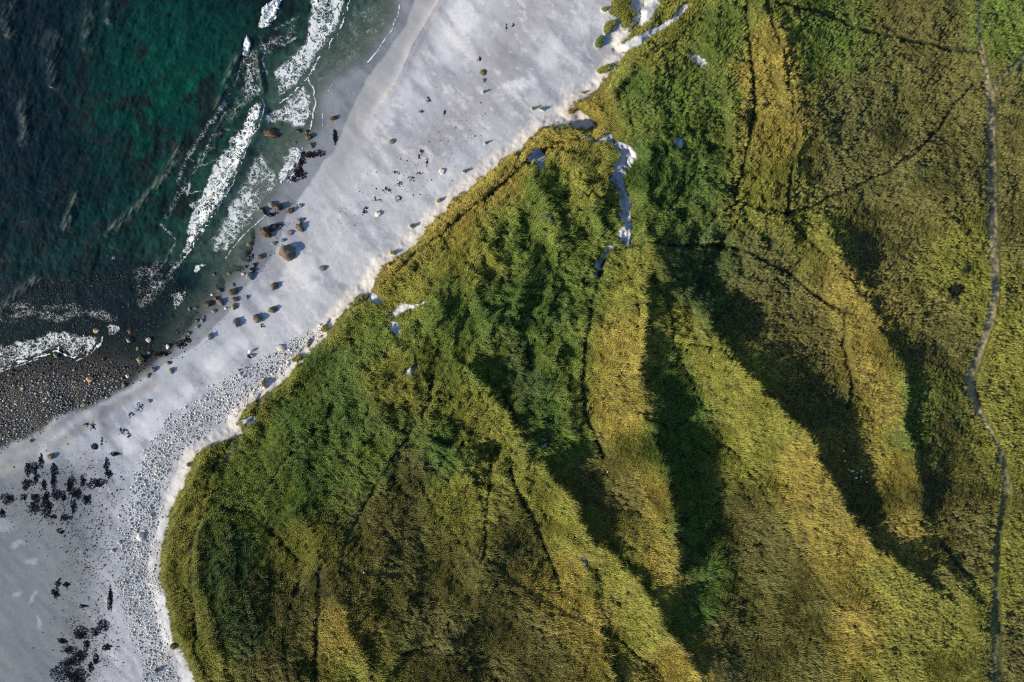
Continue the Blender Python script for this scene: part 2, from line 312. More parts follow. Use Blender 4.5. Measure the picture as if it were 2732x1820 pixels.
# ------------------------------------------------------------------ colours of the sward, spread from points
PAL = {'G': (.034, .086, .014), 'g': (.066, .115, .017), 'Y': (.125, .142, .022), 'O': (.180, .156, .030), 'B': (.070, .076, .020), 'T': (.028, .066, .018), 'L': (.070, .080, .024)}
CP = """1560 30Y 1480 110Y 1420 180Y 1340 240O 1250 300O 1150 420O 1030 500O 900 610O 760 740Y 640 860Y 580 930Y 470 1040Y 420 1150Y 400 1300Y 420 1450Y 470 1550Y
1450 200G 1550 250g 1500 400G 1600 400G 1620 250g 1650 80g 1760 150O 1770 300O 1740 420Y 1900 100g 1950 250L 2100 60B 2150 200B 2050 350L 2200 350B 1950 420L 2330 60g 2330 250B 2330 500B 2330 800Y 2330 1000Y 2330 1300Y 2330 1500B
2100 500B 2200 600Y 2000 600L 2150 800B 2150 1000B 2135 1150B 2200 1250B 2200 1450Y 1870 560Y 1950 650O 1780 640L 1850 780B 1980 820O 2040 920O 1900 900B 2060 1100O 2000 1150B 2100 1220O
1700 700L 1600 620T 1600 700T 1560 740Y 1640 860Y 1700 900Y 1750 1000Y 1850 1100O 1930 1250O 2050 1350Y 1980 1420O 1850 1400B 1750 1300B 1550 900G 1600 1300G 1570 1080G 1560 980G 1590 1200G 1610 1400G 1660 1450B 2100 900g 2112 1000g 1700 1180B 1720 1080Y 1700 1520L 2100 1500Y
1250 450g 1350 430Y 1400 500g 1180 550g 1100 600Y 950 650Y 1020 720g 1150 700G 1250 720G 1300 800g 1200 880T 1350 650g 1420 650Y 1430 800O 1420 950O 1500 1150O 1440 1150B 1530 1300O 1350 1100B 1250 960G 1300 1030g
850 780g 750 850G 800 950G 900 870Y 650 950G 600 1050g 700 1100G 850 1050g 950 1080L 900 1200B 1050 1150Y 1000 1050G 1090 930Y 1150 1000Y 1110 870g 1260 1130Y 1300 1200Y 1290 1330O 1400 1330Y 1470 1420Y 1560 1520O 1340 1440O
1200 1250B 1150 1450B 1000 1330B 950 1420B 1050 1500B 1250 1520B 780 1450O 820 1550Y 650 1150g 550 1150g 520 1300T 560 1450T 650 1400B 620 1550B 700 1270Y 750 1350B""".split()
cps = [(float(CP[i]) * K, float(CP[i + 1][:-1]) * K, PAL[CP[i + 1][-1]]) for i in range(0, len(CP), 2)]
cau = np.arange(-120, 2860, 20.0); cav = np.arange(-120, 1960, 20.0)
cu, cv = np.meshgrid(cau, cav)
num = np.zeros(cu.shape + (3,)); den = np.zeros(cu.shape)
for x, y, c in cps:
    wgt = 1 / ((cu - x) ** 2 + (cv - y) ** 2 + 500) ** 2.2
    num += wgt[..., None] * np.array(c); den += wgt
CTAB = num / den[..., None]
def sward(u, v):
    u = np.clip(u + 14 * fbm(u / 50, v / 50, 3, 71), -110, 2830); v = np.clip(v + 14 * fbm(u / 50, v / 50, 3, 72), -110, 1930)
    x = (u + 120) / 20; y = (v + 120) / 20; i = np.clip(x.astype(int), 0, len(cau) - 2); j = np.clip(y.astype(int), 0, len(cav) - 2)
    fx = np.clip(x - i, 0, 1)[..., None]; fy = np.clip(y - j, 0, 1)[..., None]
    return (CTAB[j, i] * (1 - fx) + CTAB[j, i + 1] * fx) * (1 - fy) + (CTAB[j + 1, i] * (1 - fx) + CTAB[j + 1, i + 1] * fx) * fy

def mix(a, b, t): return a * (1 - t[..., None]) + np.asarray(b) * t[..., None]
def ground_colour(U, V, F):
    n_f = fbm(U / 7, V / 7, 3, 81); n_m = fbm((U + V) / 90, (U - V) / 38, 4, 82); n_b = fbm((U + V) / 330, (U - V) / 120, 3, 83)
    late = []
    # sand: dry pale with greyer damp streaks along the shore
    c = np.ones(U.shape + (3,)) * np.array((.35, .378, .425))
    streak = ss(-.15, .55, n_m * .6 + n_b * .6)
    c = mix(c, (.235, .255, .30), streak * .85)
    damp = np.exp(-(seg_dist(U, V, [(1450, -40), (1390, 60), (1330, 170), (1270, 260), (1190, 350), (1120, 420)])[0] / 60) ** 2)
    c = mix(c, (.24, .24, .27), .7 * damp)
    white = ss(.2, .7, fbm((U + V) / 40, (U - V) / 20, 5, 84, .62)) * ss(60, 140, -F['W'])
    c = mix(c, (.52, .53, .57), .45 * white)
    for px, py, prx, pry, pa, pw in ((1240, 30, 75, 40, -60, .8), (1190, 130, 60, 35, -50, .6), (1020, 320, 75, 36, -52, .8), (1080, 250, 50, 26, -55, .6), (1375, 235, 62, 24, -30, 1), (1460, 150, 55, 28, -70, .7), (1180, 470, 70, 18, -42, .5), (760, 760, 110, 36, -50, .6), (600, 950, 90, 26, -35, .7),
                                (465, 1075, 100, 30, -33, .9), (350, 1160, 85, 42, -28, 1), (128, 1212, 30, 26, 0, .8), (20, 1400, 34, 24, 20, .38), (40, 1460, 22, 9, -10, .38), (80, 1500, 26, 11, 10, .38), (90, 1590, 10, 26, 20, .38), (45, 1585, 16, 8, -20, .38), (100, 1655, 9, 18, 10, .38), (362, 1330, 12, 90, 4, .7), (372, 1440, 22, 60, 4, .8), (390, 1640, 16, 90, -6, .6)):
        qa, qb = math.cos(R(pa)), math.sin(R(pa)); dx, dy = U - px + 10 * F['n1'], V - py + 10 * F['n2']
        qq = ((dx * qa + dy * qb) / prx) ** 2 + ((-dx * qb + dy * qa) / pry) ** 2
        late.append((qq, pw))
    # warm low sunlight on the dune foot, painted into the sand colour
    c = mix(c, (.45, .42, .39), ss(-50, -6, F['E']) * .65 * (1 - ss(0, 9, F['E'])) * ss(1500, 1100, V) + 0)
    bh = seg_dist(U + 4*F['n1'], V, [(1200, -60), (1174, 0), (1140, 60), (1105, 116), (1080, 175), (1058, 221), (1030, 262), (1004, 298)])[0]
    c = mix(c, (.56, .54, .52), .8 * np.exp(-(bh / 9) ** 2) * np.clip(.7 + .6 * n_f, 0, 1))  # berm highlight: the lit crest painted into the sand colour
    # low-left foreshore: grey, finer
    lf = ss(0, 140, 330 - U + .0 * V) * ss(1150, 1300, V)
    c = mix(c, (.125, .148, .170), lf * .9)
    c = mix(c, (.24, .245, .25), .9 * ss(8, 30, -np.abs(seg_dist(U, V, [(390, 1010), (240, 1100), (110, 1190), (0, 1240), (-60, 1270)])[0] - 20) + 30) * (V > 900))
    for qq, pw in late: c = mix(c, (.50, .525, .575), pw * .85 * (1 - ss(.1, 1.3, qq + .8 * n_m + .55 * n_f)))
    c = mix(c, (.14, .15, .16), .55 * np.exp(-((np.hypot(U - 395, (V - 1110) * 1.0) - 120) / 14) ** 2) * (U < 330) * (V > 1080) * ss(0, 40, 1260 - V))
    c = c * (1 + .07 * n_f)[..., None]
    # wet sand and sea bed
    wet = ss(-6, 3, F['wet'])
    c = mix(c, c * np.array((.52, .54, .56)), wet)
    mid = ss(-110, -25, F['wet']) * (1 - wet) * ss(800, 930, U)
    c = mix(c, (.27, .28, .30), .75 * mid)
    deep = ss(0, 60, F['W']); c = mix(c, (.16, .17, .13), deep * .8)
    weed = ss(.05, .5, fbm(U / 48, V / 40, 4, 85)) * ss(60, 160, F['W'])
    c = mix(c, (.03, .035, .02), weed)
    # stony foreshore: dark, weed-stained
    bd = ss(-14, 8, poly_sd(U + 6 * F['n1'], V + 6 * F['n2'], BED))
    c = mix(c, (.009, .011, .014), np.clip(bd * (.96 + .04 * n_f), 0, 1))
    # pebble band under-colour
    return c, n_f
gc, n_f = ground_colour(GU, GV, F)
sw = sward(GU, GV)
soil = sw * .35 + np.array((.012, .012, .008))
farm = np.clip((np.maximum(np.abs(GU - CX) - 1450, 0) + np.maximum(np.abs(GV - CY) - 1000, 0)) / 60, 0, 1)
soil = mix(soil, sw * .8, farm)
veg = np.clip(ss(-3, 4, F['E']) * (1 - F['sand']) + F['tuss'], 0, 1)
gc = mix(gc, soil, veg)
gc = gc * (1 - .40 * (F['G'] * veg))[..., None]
gc = mix(gc, sw * .9 + .012, F['pale'] * veg * .8)
bottom = ss(1150, 1400, GV)
trk = mix(np.ones(GU.shape + (3,)) * np.array((.21, .19, .115)), (.075, .085, .035), bottom * .85)
trk = trk * (1 + .25 * fbm(GU / 5, GV / 9, 2, 87))[..., None]
gc = mix(gc, trk, F['track'] * np.clip(.75 + .5 * fbm(GU / 14, GV / 14, 2, 88), 0, 1))
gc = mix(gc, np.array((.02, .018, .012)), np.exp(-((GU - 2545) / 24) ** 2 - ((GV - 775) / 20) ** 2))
gc = np.clip(gc, 0.004, .8)

# ------------------------------------------------------------------ object helpers
def tag(o, label=None, cat=None, group=None, kind=None):
    if label: o['label'] = label
    if cat: o['category'] = cat
    if group: o['group'] = group
    if kind: o['kind'] = kind
    return o
def grid_mesh(name, X, Y, Z, keep=None):
    ny, nx = X.shape; me = bpy.data.meshes.new(name)
    idx = np.arange(nx * ny).reshape(ny, nx)
    q = np.stack([idx[1:, :-1], idx[1:, 1:], idx[:-1, 1:], idx[:-1, :-1]], -1).reshape(-1, 4)
    if keep is not None: q = q[keep.reshape(-1)]
    used = None
    if keep is not None:
        used = np.zeros(nx * ny, bool); used[q.reshape(-1)] = True
        rm = np.cumsum(used) - 1; q = rm[q]
    co = np.stack([X, Y, Z], -1).reshape(-1, 3)
    if used is not None: co = co[used]
    fill_mesh(me, co, q, 4)
    return me, used
def fill_mesh(me, co, faces, n):
    me.vertices.add(len(co)); me.vertices.foreach_set('co', co.astype(np.float32).ravel())
    me.loops.add(len(faces) * n); me.loops.foreach_set('vertex_index', faces.astype(np.int32).ravel())
    me.polygons.add(len(faces)); me.polygons.foreach_set('loop_start', np.arange(0, len(faces) * n, n, dtype=np.int32))
    me.polygons.foreach_set('use_smooth', np.ones(len(faces), bool))
    me.update(calc_edges=True); me.validate()
def add_attr(me, name, kind, data):
    a = me.attributes.new(name, kind, 'POINT')
    if kind == 'FLOAT_COLOR':
        a.data.foreach_set('color', np.concatenate([data.reshape(-1, 3), np.ones((len(data.reshape(-1, 3)), 1))], 1).astype(np.float32).ravel())
    elif kind == 'FLOAT_VECTOR': a.data.foreach_set('vector', data.astype(np.float32).ravel())
    else: a.data.foreach_set('value', data.astype(np.float32).ravel())
def new_mat(name, rough=.8, spec=.3):
    m = bpy.data.materials.new(name); m.use_nodes = True; b = m.node_tree.nodes['Principled BSDF']
    b.inputs['Roughness'].default_value = rough; b.inputs['Specular IOR Level'].default_value = spec
    return m, m.node_tree, b
class N:
    """terse node builder"""
    def __init__(s, t): s.t = t
    def n(s, typ, **kw):
        x = s.t.nodes.new(typ)
        for k, v in kw.items(): setattr(x, k, v)
        return x
    def l(s, a, b): s.t.links.new(a, b)
    def math(s, op, a, b=None, c=None):
        x = s.n('ShaderNodeMath', operation=op)
        for i, q in enumerate((a, b, c)):
            if q is None: continue
            if isinstance(q, (int, float)): x.inputs[i].default_value = q
            else: s.l(q, x.inputs[i])
        return x.outputs[0]
    def noise(s, vec, scale, detail=4, rough=.55):
        x = s.n('ShaderNodeTexNoise'); x.inputs['Scale'].default_value = scale; x.inputs['Detail'].default_value = detail; x.inputs['Roughness'].default_value = rough
        s.l(vec, x.inputs['Vector']); return x
    def rng(s, v, a, b, c=0., d=1., smooth=False):
        x = s.n('ShaderNodeMapRange'); x.interpolation_type = 'SMOOTHSTEP' if smooth else 'LINEAR'
        s.l(v, x.inputs[0])
        for i, q in enumerate((a, b, c, d)): x.inputs[i + 1].default_value = q
        return x.outputs[0]
    def mixc(s, f, a, b, typ='MIX'):
        x = s.n('ShaderNodeMix', data_type='RGBA', blend_type=typ)
        for i, q in ((0, f), (6, a), (7, b)):
            if isinstance(q, (int, float)): x.inputs[i].default_value = q
            elif isinstance(q, tuple): x.inputs[i].default_value = q + (1,) if len(q) == 3 else q
            else: s.l(q, x.inputs[i])
        return x.outputs[2]
    def bump(s, h, dist, strength=1.0):
        x = s.n('ShaderNodeBump'); x.inputs['Distance'].default_value = dist; x.inputs['Strength'].default_value = strength; s.l(h, x.inputs['Height']); return x.outputs[0]

# ------------------------------------------------------------------ ground
m_ground, t, b = new_mat('sand_and_soil', .9, .15)
q = N(t); at = q.n('ShaderNodeAttribute', attribute_name='albedo'); ge = q.n('ShaderNodeNewGeometry')
wt = q.n('ShaderNodeAttribute', attribute_name='wetness')
n1 = q.noise(ge.outputs['Position'], 2.6, 6, .65); n2 = q.noise(ge.outputs['Position'], .45, 4, .6); n3 = q.noise(ge.outputs['Position'], 9, 3, .6)
v = q.math('ADD', q.rng(n3.outputs[0], .25, .75, .82, 1.18), q.rng(n2.outputs[0], .3, .7, -.03, .03))
cc = q.mixc(1.0, at.outputs['Color'], q.n('ShaderNodeCombineColor').outputs[0], 'MULTIPLY')
cb = [x for x in t.nodes if x.type == 'COMBINE_COLOR'][0]
for i in range(3): q.l(v, cb.inputs[i])
q.l(cc, b.inputs['Base Color'])
hh = q.math('ADD', n1.outputs[0], q.math('MULTIPLY', n3.outputs[0], .5))
q.l(q.bump(hh, .02, .8), b.inputs['Normal'])
q.l(q.rng(wt.outputs['Fac'], 0, 1, .92, .62), b.inputs['Roughness'])
gX, gY, gZ = world(GU, GV, F['h'])
me, _ = grid_mesh('ground', gX, gY, gZ)
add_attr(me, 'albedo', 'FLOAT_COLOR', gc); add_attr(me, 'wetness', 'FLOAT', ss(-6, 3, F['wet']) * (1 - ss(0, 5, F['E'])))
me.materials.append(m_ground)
ground = bpy.data.objects.new('ground', me); COL.objects.link(ground); tag(ground, kind='structure')

# ------------------------------------------------------------------ water
FOAM = [  # polygons of foam: points, density, feather
 ([(735, -20), (752, -20), (748, 15), (738, 45), (722, 68), (700, 86), (690, 78), (690, 40), (700, 15), (715, 0)], 1.0, 10),
 ([(655, 92), (664, 102), (671, 118), (668, 138), (652, 150), (645, 148), (648, 120)], 1.0, 5),
 ([(700, 262), (709, 282), (702, 312), (686, 348), (662, 400), (640, 448), (618, 495), (602, 525), (586, 550), (566, 584), (549, 608), (530, 640), (502, 676), (482, 700), (464, 716), (472, 690), (486, 655), (500, 610), (494, 590), (506, 560), (498, 545), (530, 515), (548, 480), (560, 440), (580, 415), (600, 395), (615, 360), (645, 335), (650, 300), (668, 278)], .68, 14),
 ([(822, -30), (935, -30), (930, 20), (912, 75), (880, 122), (856, 150), (842, 182), (822, 208), (800, 236), (770, 262), (742, 276), (726, 236), (709, 192), (750, 155), (800, 108), (813, 60)], .68, 26),
 ([(745, 275), (820, 210), (842, 265), (838, 300), (828, 345), (800, 352), (740, 335), (700, 345), (706, 300)], .64, 18),
 ([(775, 385), (808, 392), (802, 420), (790, 455), (772, 488), (748, 500), (735, 470), (745, 440), (757, 412)], .72, 14),
 ([(690, 370), (740, 440), (760, 490), (706, 575), (655, 622), (604, 688), (560, 690), (540, 650), (590, 560), (640, 460)], .56, 30),
 ([(700, 575), (655, 620), (606, 684), (585, 670), (600, 630), (640, 590), (690, 555)], .62, 18),
 ([(300, 300), (300, 301), (299, 300)], 0, 1),
 ([(-40, 925), (60, 900), (140, 875), (200, 880), (272, 888), (272, 918), (234, 948), (195, 958), (150, 938), (91, 958), (40, 972), (-40, 1010)], .62, 16),
 ([(-40, 760), (200, 760), (330, 800), (360, 870), (280, 890), (140, 870), (-40, 920)], .36, 60),
 ([(320, 700), (430, 640), (520, 690), (470, 800), (400, 860), (330, 860)], .34, 50),
 ([(440, 790), (470, 765), (500, 770), (500, 800), (470, 830), (450, 800)], .60, 12),
 ([(430, 720), (500, 660), (500, 700), (440, 770), (425, 800)], .45, 18),
 ([(640, 120), (740, 60), (825, 0), (815, 100), (750, 160), (700, 200), (720, 260), (650, 330), (600, 390), (540, 480), (500, 560), (430, 560), (470, 460), (560, 330), (620, 220)], .385, 40),
 ([(660, 170), (700, 190), (700, 260), (665, 270), (640, 230)], .45, 12),
 ([(930, 0), (1060, 10), (1020, 120), (950, 180), (880, 225), (845, 260), (830, 210), (880, 130), (915, 80)], .36, 20),
 ([(505, 728), (540, 700), (560, 700), (520, 735)], .62, 6),
 ([(280, 870), (300, 860), (325, 865), (315, 890), (290, 905)], .62, 8),
 ([(290, 680), (310, 672), (316, 690), (295, 702)], .5, 6),
]
LINES = [ # thin edges of foam: points, half width, density
 ([(655, 150), (640, 185), (622, 230), (600, 270), (575, 310), (548, 345), (520, 385), (495, 430), (478, 480), (470, 530), (445, 580)], 13, .40), ([(690, 95), (705, 130), (702, 170), (712, 200)], 7, .5), ([(740, 75), (770, 60), (800, 40)], 8, .46),
 ([(600, 300), (560, 372), (540, 430), (508, 470), (500, 520)], 6, .46), ([(720, 110), (760, 120), (790, 100)], 7, .46), ([(560, 320), (600, 345), (640, 350)], 5, .44), ([(500, 425), (545, 440), (580, 425)], 5, .44), ([(480, 500), (510, 515), (535, 510)], 5, .44), ([(660, 170), (690, 190), (712, 190)], 6, .46),
 ([(0, 850), (80, 830), (160, 850), (230, 830), (300, 850)], 22, .40), ([(380, 800), (420, 760), (460, 740)], 6, .45), ([(430, 600), (470, 640), (440, 700), (400, 740)], 7, .42),
 ([(1066, 12), (1060, 45), (1040, 88), (1012, 130), (981, 166)], 2.4, .80), ([(911, 205), (884, 228), (868, 252), (861, 300), (860, 348)], 2.2, .72),
 ([(822, 208), (834, 235), (843, 268), (838, 300), (826, 345)], 3, .75), ([(808, 394), (800, 425), (786, 455), (768, 484)], 3, .7),
 ([(706, 575), (680, 600), (655, 622), (625, 660), (604, 688)], 2.8, .7), ([(272, 905), (270, 920), (234, 948), (205, 962)], 2.5, .7), ([(100, 958), (60, 972), (0, 992)], 3, .75),
 ([(945, 188), (911, 209)], 2, .6), ([(440, 962), (465, 948)], 3, .7), ([(735, 385), (752, 400), (755, 420)], 2, .6),
]
SWELL = [ # crests of unbroken swell: points, width
 ([(495, 350), (480, 385), (455, 440), (426, 484), (390, 528), (348, 573), (302, 607), (250, 665)], 12), ([(135, 715), (95, 745), (50, 780), (0, 824), (-60, 860)], 11),
 ([(650, 120), (625, 170), (605, 215), (590, 260), (560, 300)], 9), ([(150, 60), (140, 120), (142, 180), (150, 240), (135, 250)], 20), ([(70, 250), (66, 300), (72, 350), (55, 400)], 16),
 ([(245, -10), (238, 40), (232, 90), (240, 150)], 18), ([(300, -10), (292, 30), (285, 70)], 15), ([(690, 130), (688, 170), (700, 220), (706, 262)], 6), ([(30, -10), (20, 50), (30, 110)], 24), ([(205, 500), (190, 560), (170, 620)], 10)]
def foam_field(U, V, edge=True):
    f = np.zeros(U.shape, np.float32)
    uu = U + 7 * fbm(U / 22, V / 22, 3, 91); vv = V + 7 * fbm(U / 22, V / 22, 3, 92)
    for pts, dn, fe in FOAM:
        xs = [p[0] for p in pts]; ys = [p[1] for p in pts]
        m = (U > min(xs) - 20) & (U < max(xs) + 20) & (V > min(ys) - 20) & (V < max(ys) + 20)
        if m.any(): f[m] = np.maximum(f[m], dn * ss(0, fe, poly_sd(uu[m], vv[m], pts)))
    for pts, hw, dn in LINES:
        dd = seg_dist(U + 2.5 * fbm(U / 20, V / 20, 2, 93), V, pts)[0]
        f = np.maximum(f, dn * np.exp(-(dd / hw) ** 2))
    return f
WAU = axis(-90, 1140, 3.0); WAV = axis(-90, 1050, 3.0)
WU, WV = np.meshgrid(WAU, WAV)
us, vs = WU + 3.0 * fbm(WU / 40, WV / 40, 3, 8), WV + 3.0 * fbm(WU / 40, WV / 40, 3, 9)
d = seg_dist(us, vs, SHORE)[0]; WW = np.where(inside(us, vs, SEA_POLY), d, -d)
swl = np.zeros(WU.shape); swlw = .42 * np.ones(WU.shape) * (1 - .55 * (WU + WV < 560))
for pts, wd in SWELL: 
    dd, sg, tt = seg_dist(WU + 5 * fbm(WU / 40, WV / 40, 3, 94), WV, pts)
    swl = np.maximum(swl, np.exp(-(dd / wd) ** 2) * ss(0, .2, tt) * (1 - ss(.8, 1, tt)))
off = ss(40, 260, WW)
ff = foam_field(WU, WV)
brk = seg_dist(WU, WV, [(707, 270), (700, 310), (685, 345), (660, 400), (635, 450), (600, 520), (565, 578), (530, 635), (490, 690)])
z = .35 * swl * ss(20, 120, WW) + off * (.16 * fbm((WU * .9 + WV * .3) / 30, (WV * .9 - WU * .3) / 60, 4, 95, .6) + .05 * fbm(WU / 7, WV / 7, 3, 96)) + .03 * ss(3, 60, WW) * fbm(WU / 12, WV / 12, 3, 97)
z = z + .5 * np.exp(-(brk[0] / 26) ** 2) * ss(0, .1, brk[2]) * (1 - ss(.8, 1, brk[2]))
wz = .012 + z
# body colour of the water (scatter from depth, painted sheen on swell crests) and how much of the bed is hidden
big = fbm((WU * .8 - WV * .2) / 170, (WV * .7 + WU * .5) / 150, 4, 98); mid = fbm(WU / 55, WV / 55, 4, 99, .6)
body = np.ones(WU.shape + (3,)) * np.array((.001, .009, .012))
body = mix(body, (.001, .042, .028), np.clip(.75 * np.exp(-((WU - 440) / 190) ** 2 - ((WV - 190) / 260) ** 2) + .35 * ss(-.2, .6, big), 0, 1))
body = mix(body, (.001, .008, .013), ss(300, 40, WU + .2 * WV) * .8)
body = mix(body, (.030, .075, .052), np.clip(np.exp(-((WW - 130) / 110) ** 2), 0, 1) * .45 * (WV < 700))
body = mix(body, (.078, .118, .102), ss(190, 25, WW) * .9 * (1 - ss(620, 760, WV)) + ss(110, 10, WW) * .7 * ss(620, 760, WV))
body = mix(body, (.006, .012, .012), .85 * ss(.12, .5, mid * .8 + big * .4) * ss(60, 200, WW))
body = mix(body, (.004, .011, .014), .85 * ss(-75, 40, poly_sd(WU + 12 * mid, WV + 12 * mid, [(-100, 745), (120, 730), (220, 740), (270, 700), (340, 690), (420, 760), (440, 860), (420, 960), (250, 980), (-100, 1040)])))
body = mix(body, (.20, .22, .18), np.clip(swlw * swl * np.clip(.15 + 1.5 * fbm((WU + .5 * WV) / 5, (WV - .5 * WU) / 26, 3, 101, .6), 0, 1), 0, 1))  # sky sheen along the swell crests, painted pale into the water colour
alpha = np.clip(.08 + 1 - np.exp(-np.clip(WW, 0, 900) / 55), 0, .97)
wz = np.where(WW < 0, np.minimum(wz, .012), wz)
bed = np.where(True, sample('h', np.clip(WU, -49000, 49000), np.clip(WV, -49000, 49000)), 0)
kp = (bed < .25); kp = kp[1:, :-1] | kp[1:, 1:] | kp[:-1, 1:] | kp[:-1, :-1]
x_, y_, z_ = world(WU, WV, wz)
me, used = grid_mesh('sea', x_, y_, wz, kp)
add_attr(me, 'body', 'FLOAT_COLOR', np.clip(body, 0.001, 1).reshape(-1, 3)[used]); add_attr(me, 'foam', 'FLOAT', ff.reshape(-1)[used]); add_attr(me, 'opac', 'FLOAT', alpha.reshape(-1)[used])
m_sea, t, b = new_mat('sea_water', .22, .35); q = N(t)
b.inputs['IOR'].default_value = 1.33
ge = q.n('ShaderNodeNewGeometry'); ab = q.n('ShaderNodeAttribute', attribute_name='body'); af = q.n('ShaderNodeAttribute', attribute_name='foam'); ao = q.n('ShaderNodeAttribute', attribute_name='opac')
dn = q.noise(ge.outputs['Position'], .9, 3); vm = q.n('ShaderNodeVectorMath', operation='MULTIPLY_ADD'); q.l(dn.outputs['Color'], vm.inputs[0]); vm.inputs[1].default_value = (2.6, 2.6, 0); q.l(ge.outputs['Position'], vm.inputs[2])
def edge(vec, sc):
    x = q.n('ShaderNodeTexVoronoi', feature='DISTANCE_TO_EDGE'); x.inputs['Scale'].default_value = sc; q.l(vec, x.inputs['Vector']); return x.outputs['Distance']
e1 = edge(vm.outputs[0], .80); e2 = edge(vm.outputs[0], 1.9)
ee = q.math('MINIMUM', q.math('MULTIPLY', e1, 1.0), q.math('MULTIPLY', e2, 1.35))
nz = q.noise(ge.outputs['Position'], .35, 3); nz2 = q.noise(ge.outputs['Position'], 3.0, 3)
val = q.math('SUBTRACT', q.math('MULTIPLY', af.outputs['Fac'], q.rng(nz.outputs[0], .3, .7, .55, 1.0)), q.math('ADD', q.math('MULTIPLY', ee, 1.9), q.math('MULTIPLY_ADD', nz2.outputs[0], .2, .13)))
fm = q.rng(val, -.05, .22, 0, .95, True)
nb = q.noise(ge.outputs['Position'], .55, 6, .7)
vv_ = q.n('ShaderNodeCombineColor'); vb = q.rng(nb.outputs[0], .3, .72, .45, 1.6)
for i in range(3): q.l(vb, vv_.inputs[i])
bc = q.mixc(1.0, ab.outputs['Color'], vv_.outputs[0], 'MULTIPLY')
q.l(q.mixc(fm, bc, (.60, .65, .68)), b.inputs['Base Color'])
q.l(q.math('MAXIMUM', fm, ao.outputs['Fac']), b.inputs['Alpha'])
q.l(q.rng(fm, 0, 1, .24, .8), b.inputs['Roughness'])
nr = q.noise(ge.outputs['Position'], 1.3, 3, .6)
hs = q.math('ADD', nr.outputs[0], q.math('MULTIPLY', fm, .8))
q.l(q.bump(hs, .07, .8), b.inputs['Normal'])
me.materials.append(m_sea)
sea = bpy.data.objects.new('sea', me); COL.objects.link(sea); tag(sea, kind='structure')

# breaking waves: raised whitewater built as geometry
m_foam, t, b = new_mat('sea_foam', .75, .3); q = N(t); ge = q.n('ShaderNodeNewGeometry')
nn = q.noise(ge.outputs['Position'], 4.5, 5, .7); q.l(q.mixc(q.rng(nn.outputs[0], .35, .6), (.38, .45, .50), (.74, .77, .80)), b.inputs['Base Color']); q.l(q.bump(nn.outputs[0], .15, 1), b.inputs['Normal'])
def breaker(poly, front, hgt, thr, label, seed, feather=14):
    xs = [p[0] for p in poly]; ys = [p[1] for p in poly]
    a = np.arange(min(xs) - 8, max(xs) + 8, 1.5); c = np.arange(min(ys) - 8, max(ys) + 8, 1.5)
    U, V = np.meshgrid(a, c)
    n = fbm(U / 13, V / 13, 3, seed, .6)
    sdv = poly_sd(U + 5 * n, V + 5 * fbm(U / 13, V / 13, 3, seed + 5, .6), poly)
    fd = seg_dist(U + 3 * n, V, front)[0]
    dens = ss(0, feather, sdv)
    fr = np.exp(-(fd / 12) ** 2)
    lace = np.abs(fbm(U / 11 + n, V / 11 - n, 3, seed + 9, .55))                 # filaments where near zero
    val = dens * (.20 + .45 * fr) + .18 * dens - lace * thr
    on = (sdv > 0) & ((val > 0) | ((fd < 4 + 3 * n) & (sdv > 0)))
    z = .03 + np.interp(0, [0], [0]) + hgt * fr * dens * (.7 + .5 * n) + .12 * dens * np.clip(val * 3, 0, 1)
    wz0 = np.where(True, 0, 0) + .03
    # ride on the water surface
    i = np.clip(np.searchsorted(WAU, U) - 1, 0, len(WAU) - 2); j = np.clip(np.searchsorted(WAV, V) - 1, 0, len(WAV) - 2)
    z = np.maximum.reduce([wz[j, i], wz[j, i + 1], wz[j + 1, i], wz[j + 1, i + 1]]) + z
    kp = on[1:, :-1] & on[1:, 1:] & on[:-1, 1:] & on[:-1, :-1]
    x, y, z = world(U, V, z)
    me, _ = grid_mesh('breaking_wave', x, y, z, kp); me.materials.append(m_foam)
    o = bpy.data.objects.new('breaking_wave', me); COL.objects.link(o)
    tag(o, label, 'wave', 'waves breaking on the shore')
breaker(FOAM[2][0], FOAM[2][0][:14], .55, 2.7, 'long white breaker running down beside the beach, the longest of the breaking waves', 201)
breaker(FOAM[0][0], FOAM[0][0][1:6], .45, .9, 'short thick breaker at the top edge of the sea, offshore of the broad foam sheet', 211, 9)
breaker(FOAM[1][0], FOAM[1][0][:5], .35, .5, 'smallest breaker, a single white cap at the edge of the deep green water', 221, 5)
breaker(FOAM[3][0], FOAM[3][0][1:11], .28, 3.0, 'broad lacy sheet of white foam rolling up to the wet sand at the top', 231, 26)
breaker(FOAM[9][0], FOAM[9][0][4:12], .15, 4.2, 'foaming wave edge washing over the dark stones at lower left of the sea', 241, 16)
breaker(FOAM[5][0], FOAM[5][0][1:5], .15, 2.4, 'patch of churned foam against the seaweed at the waterline', 251, 12)

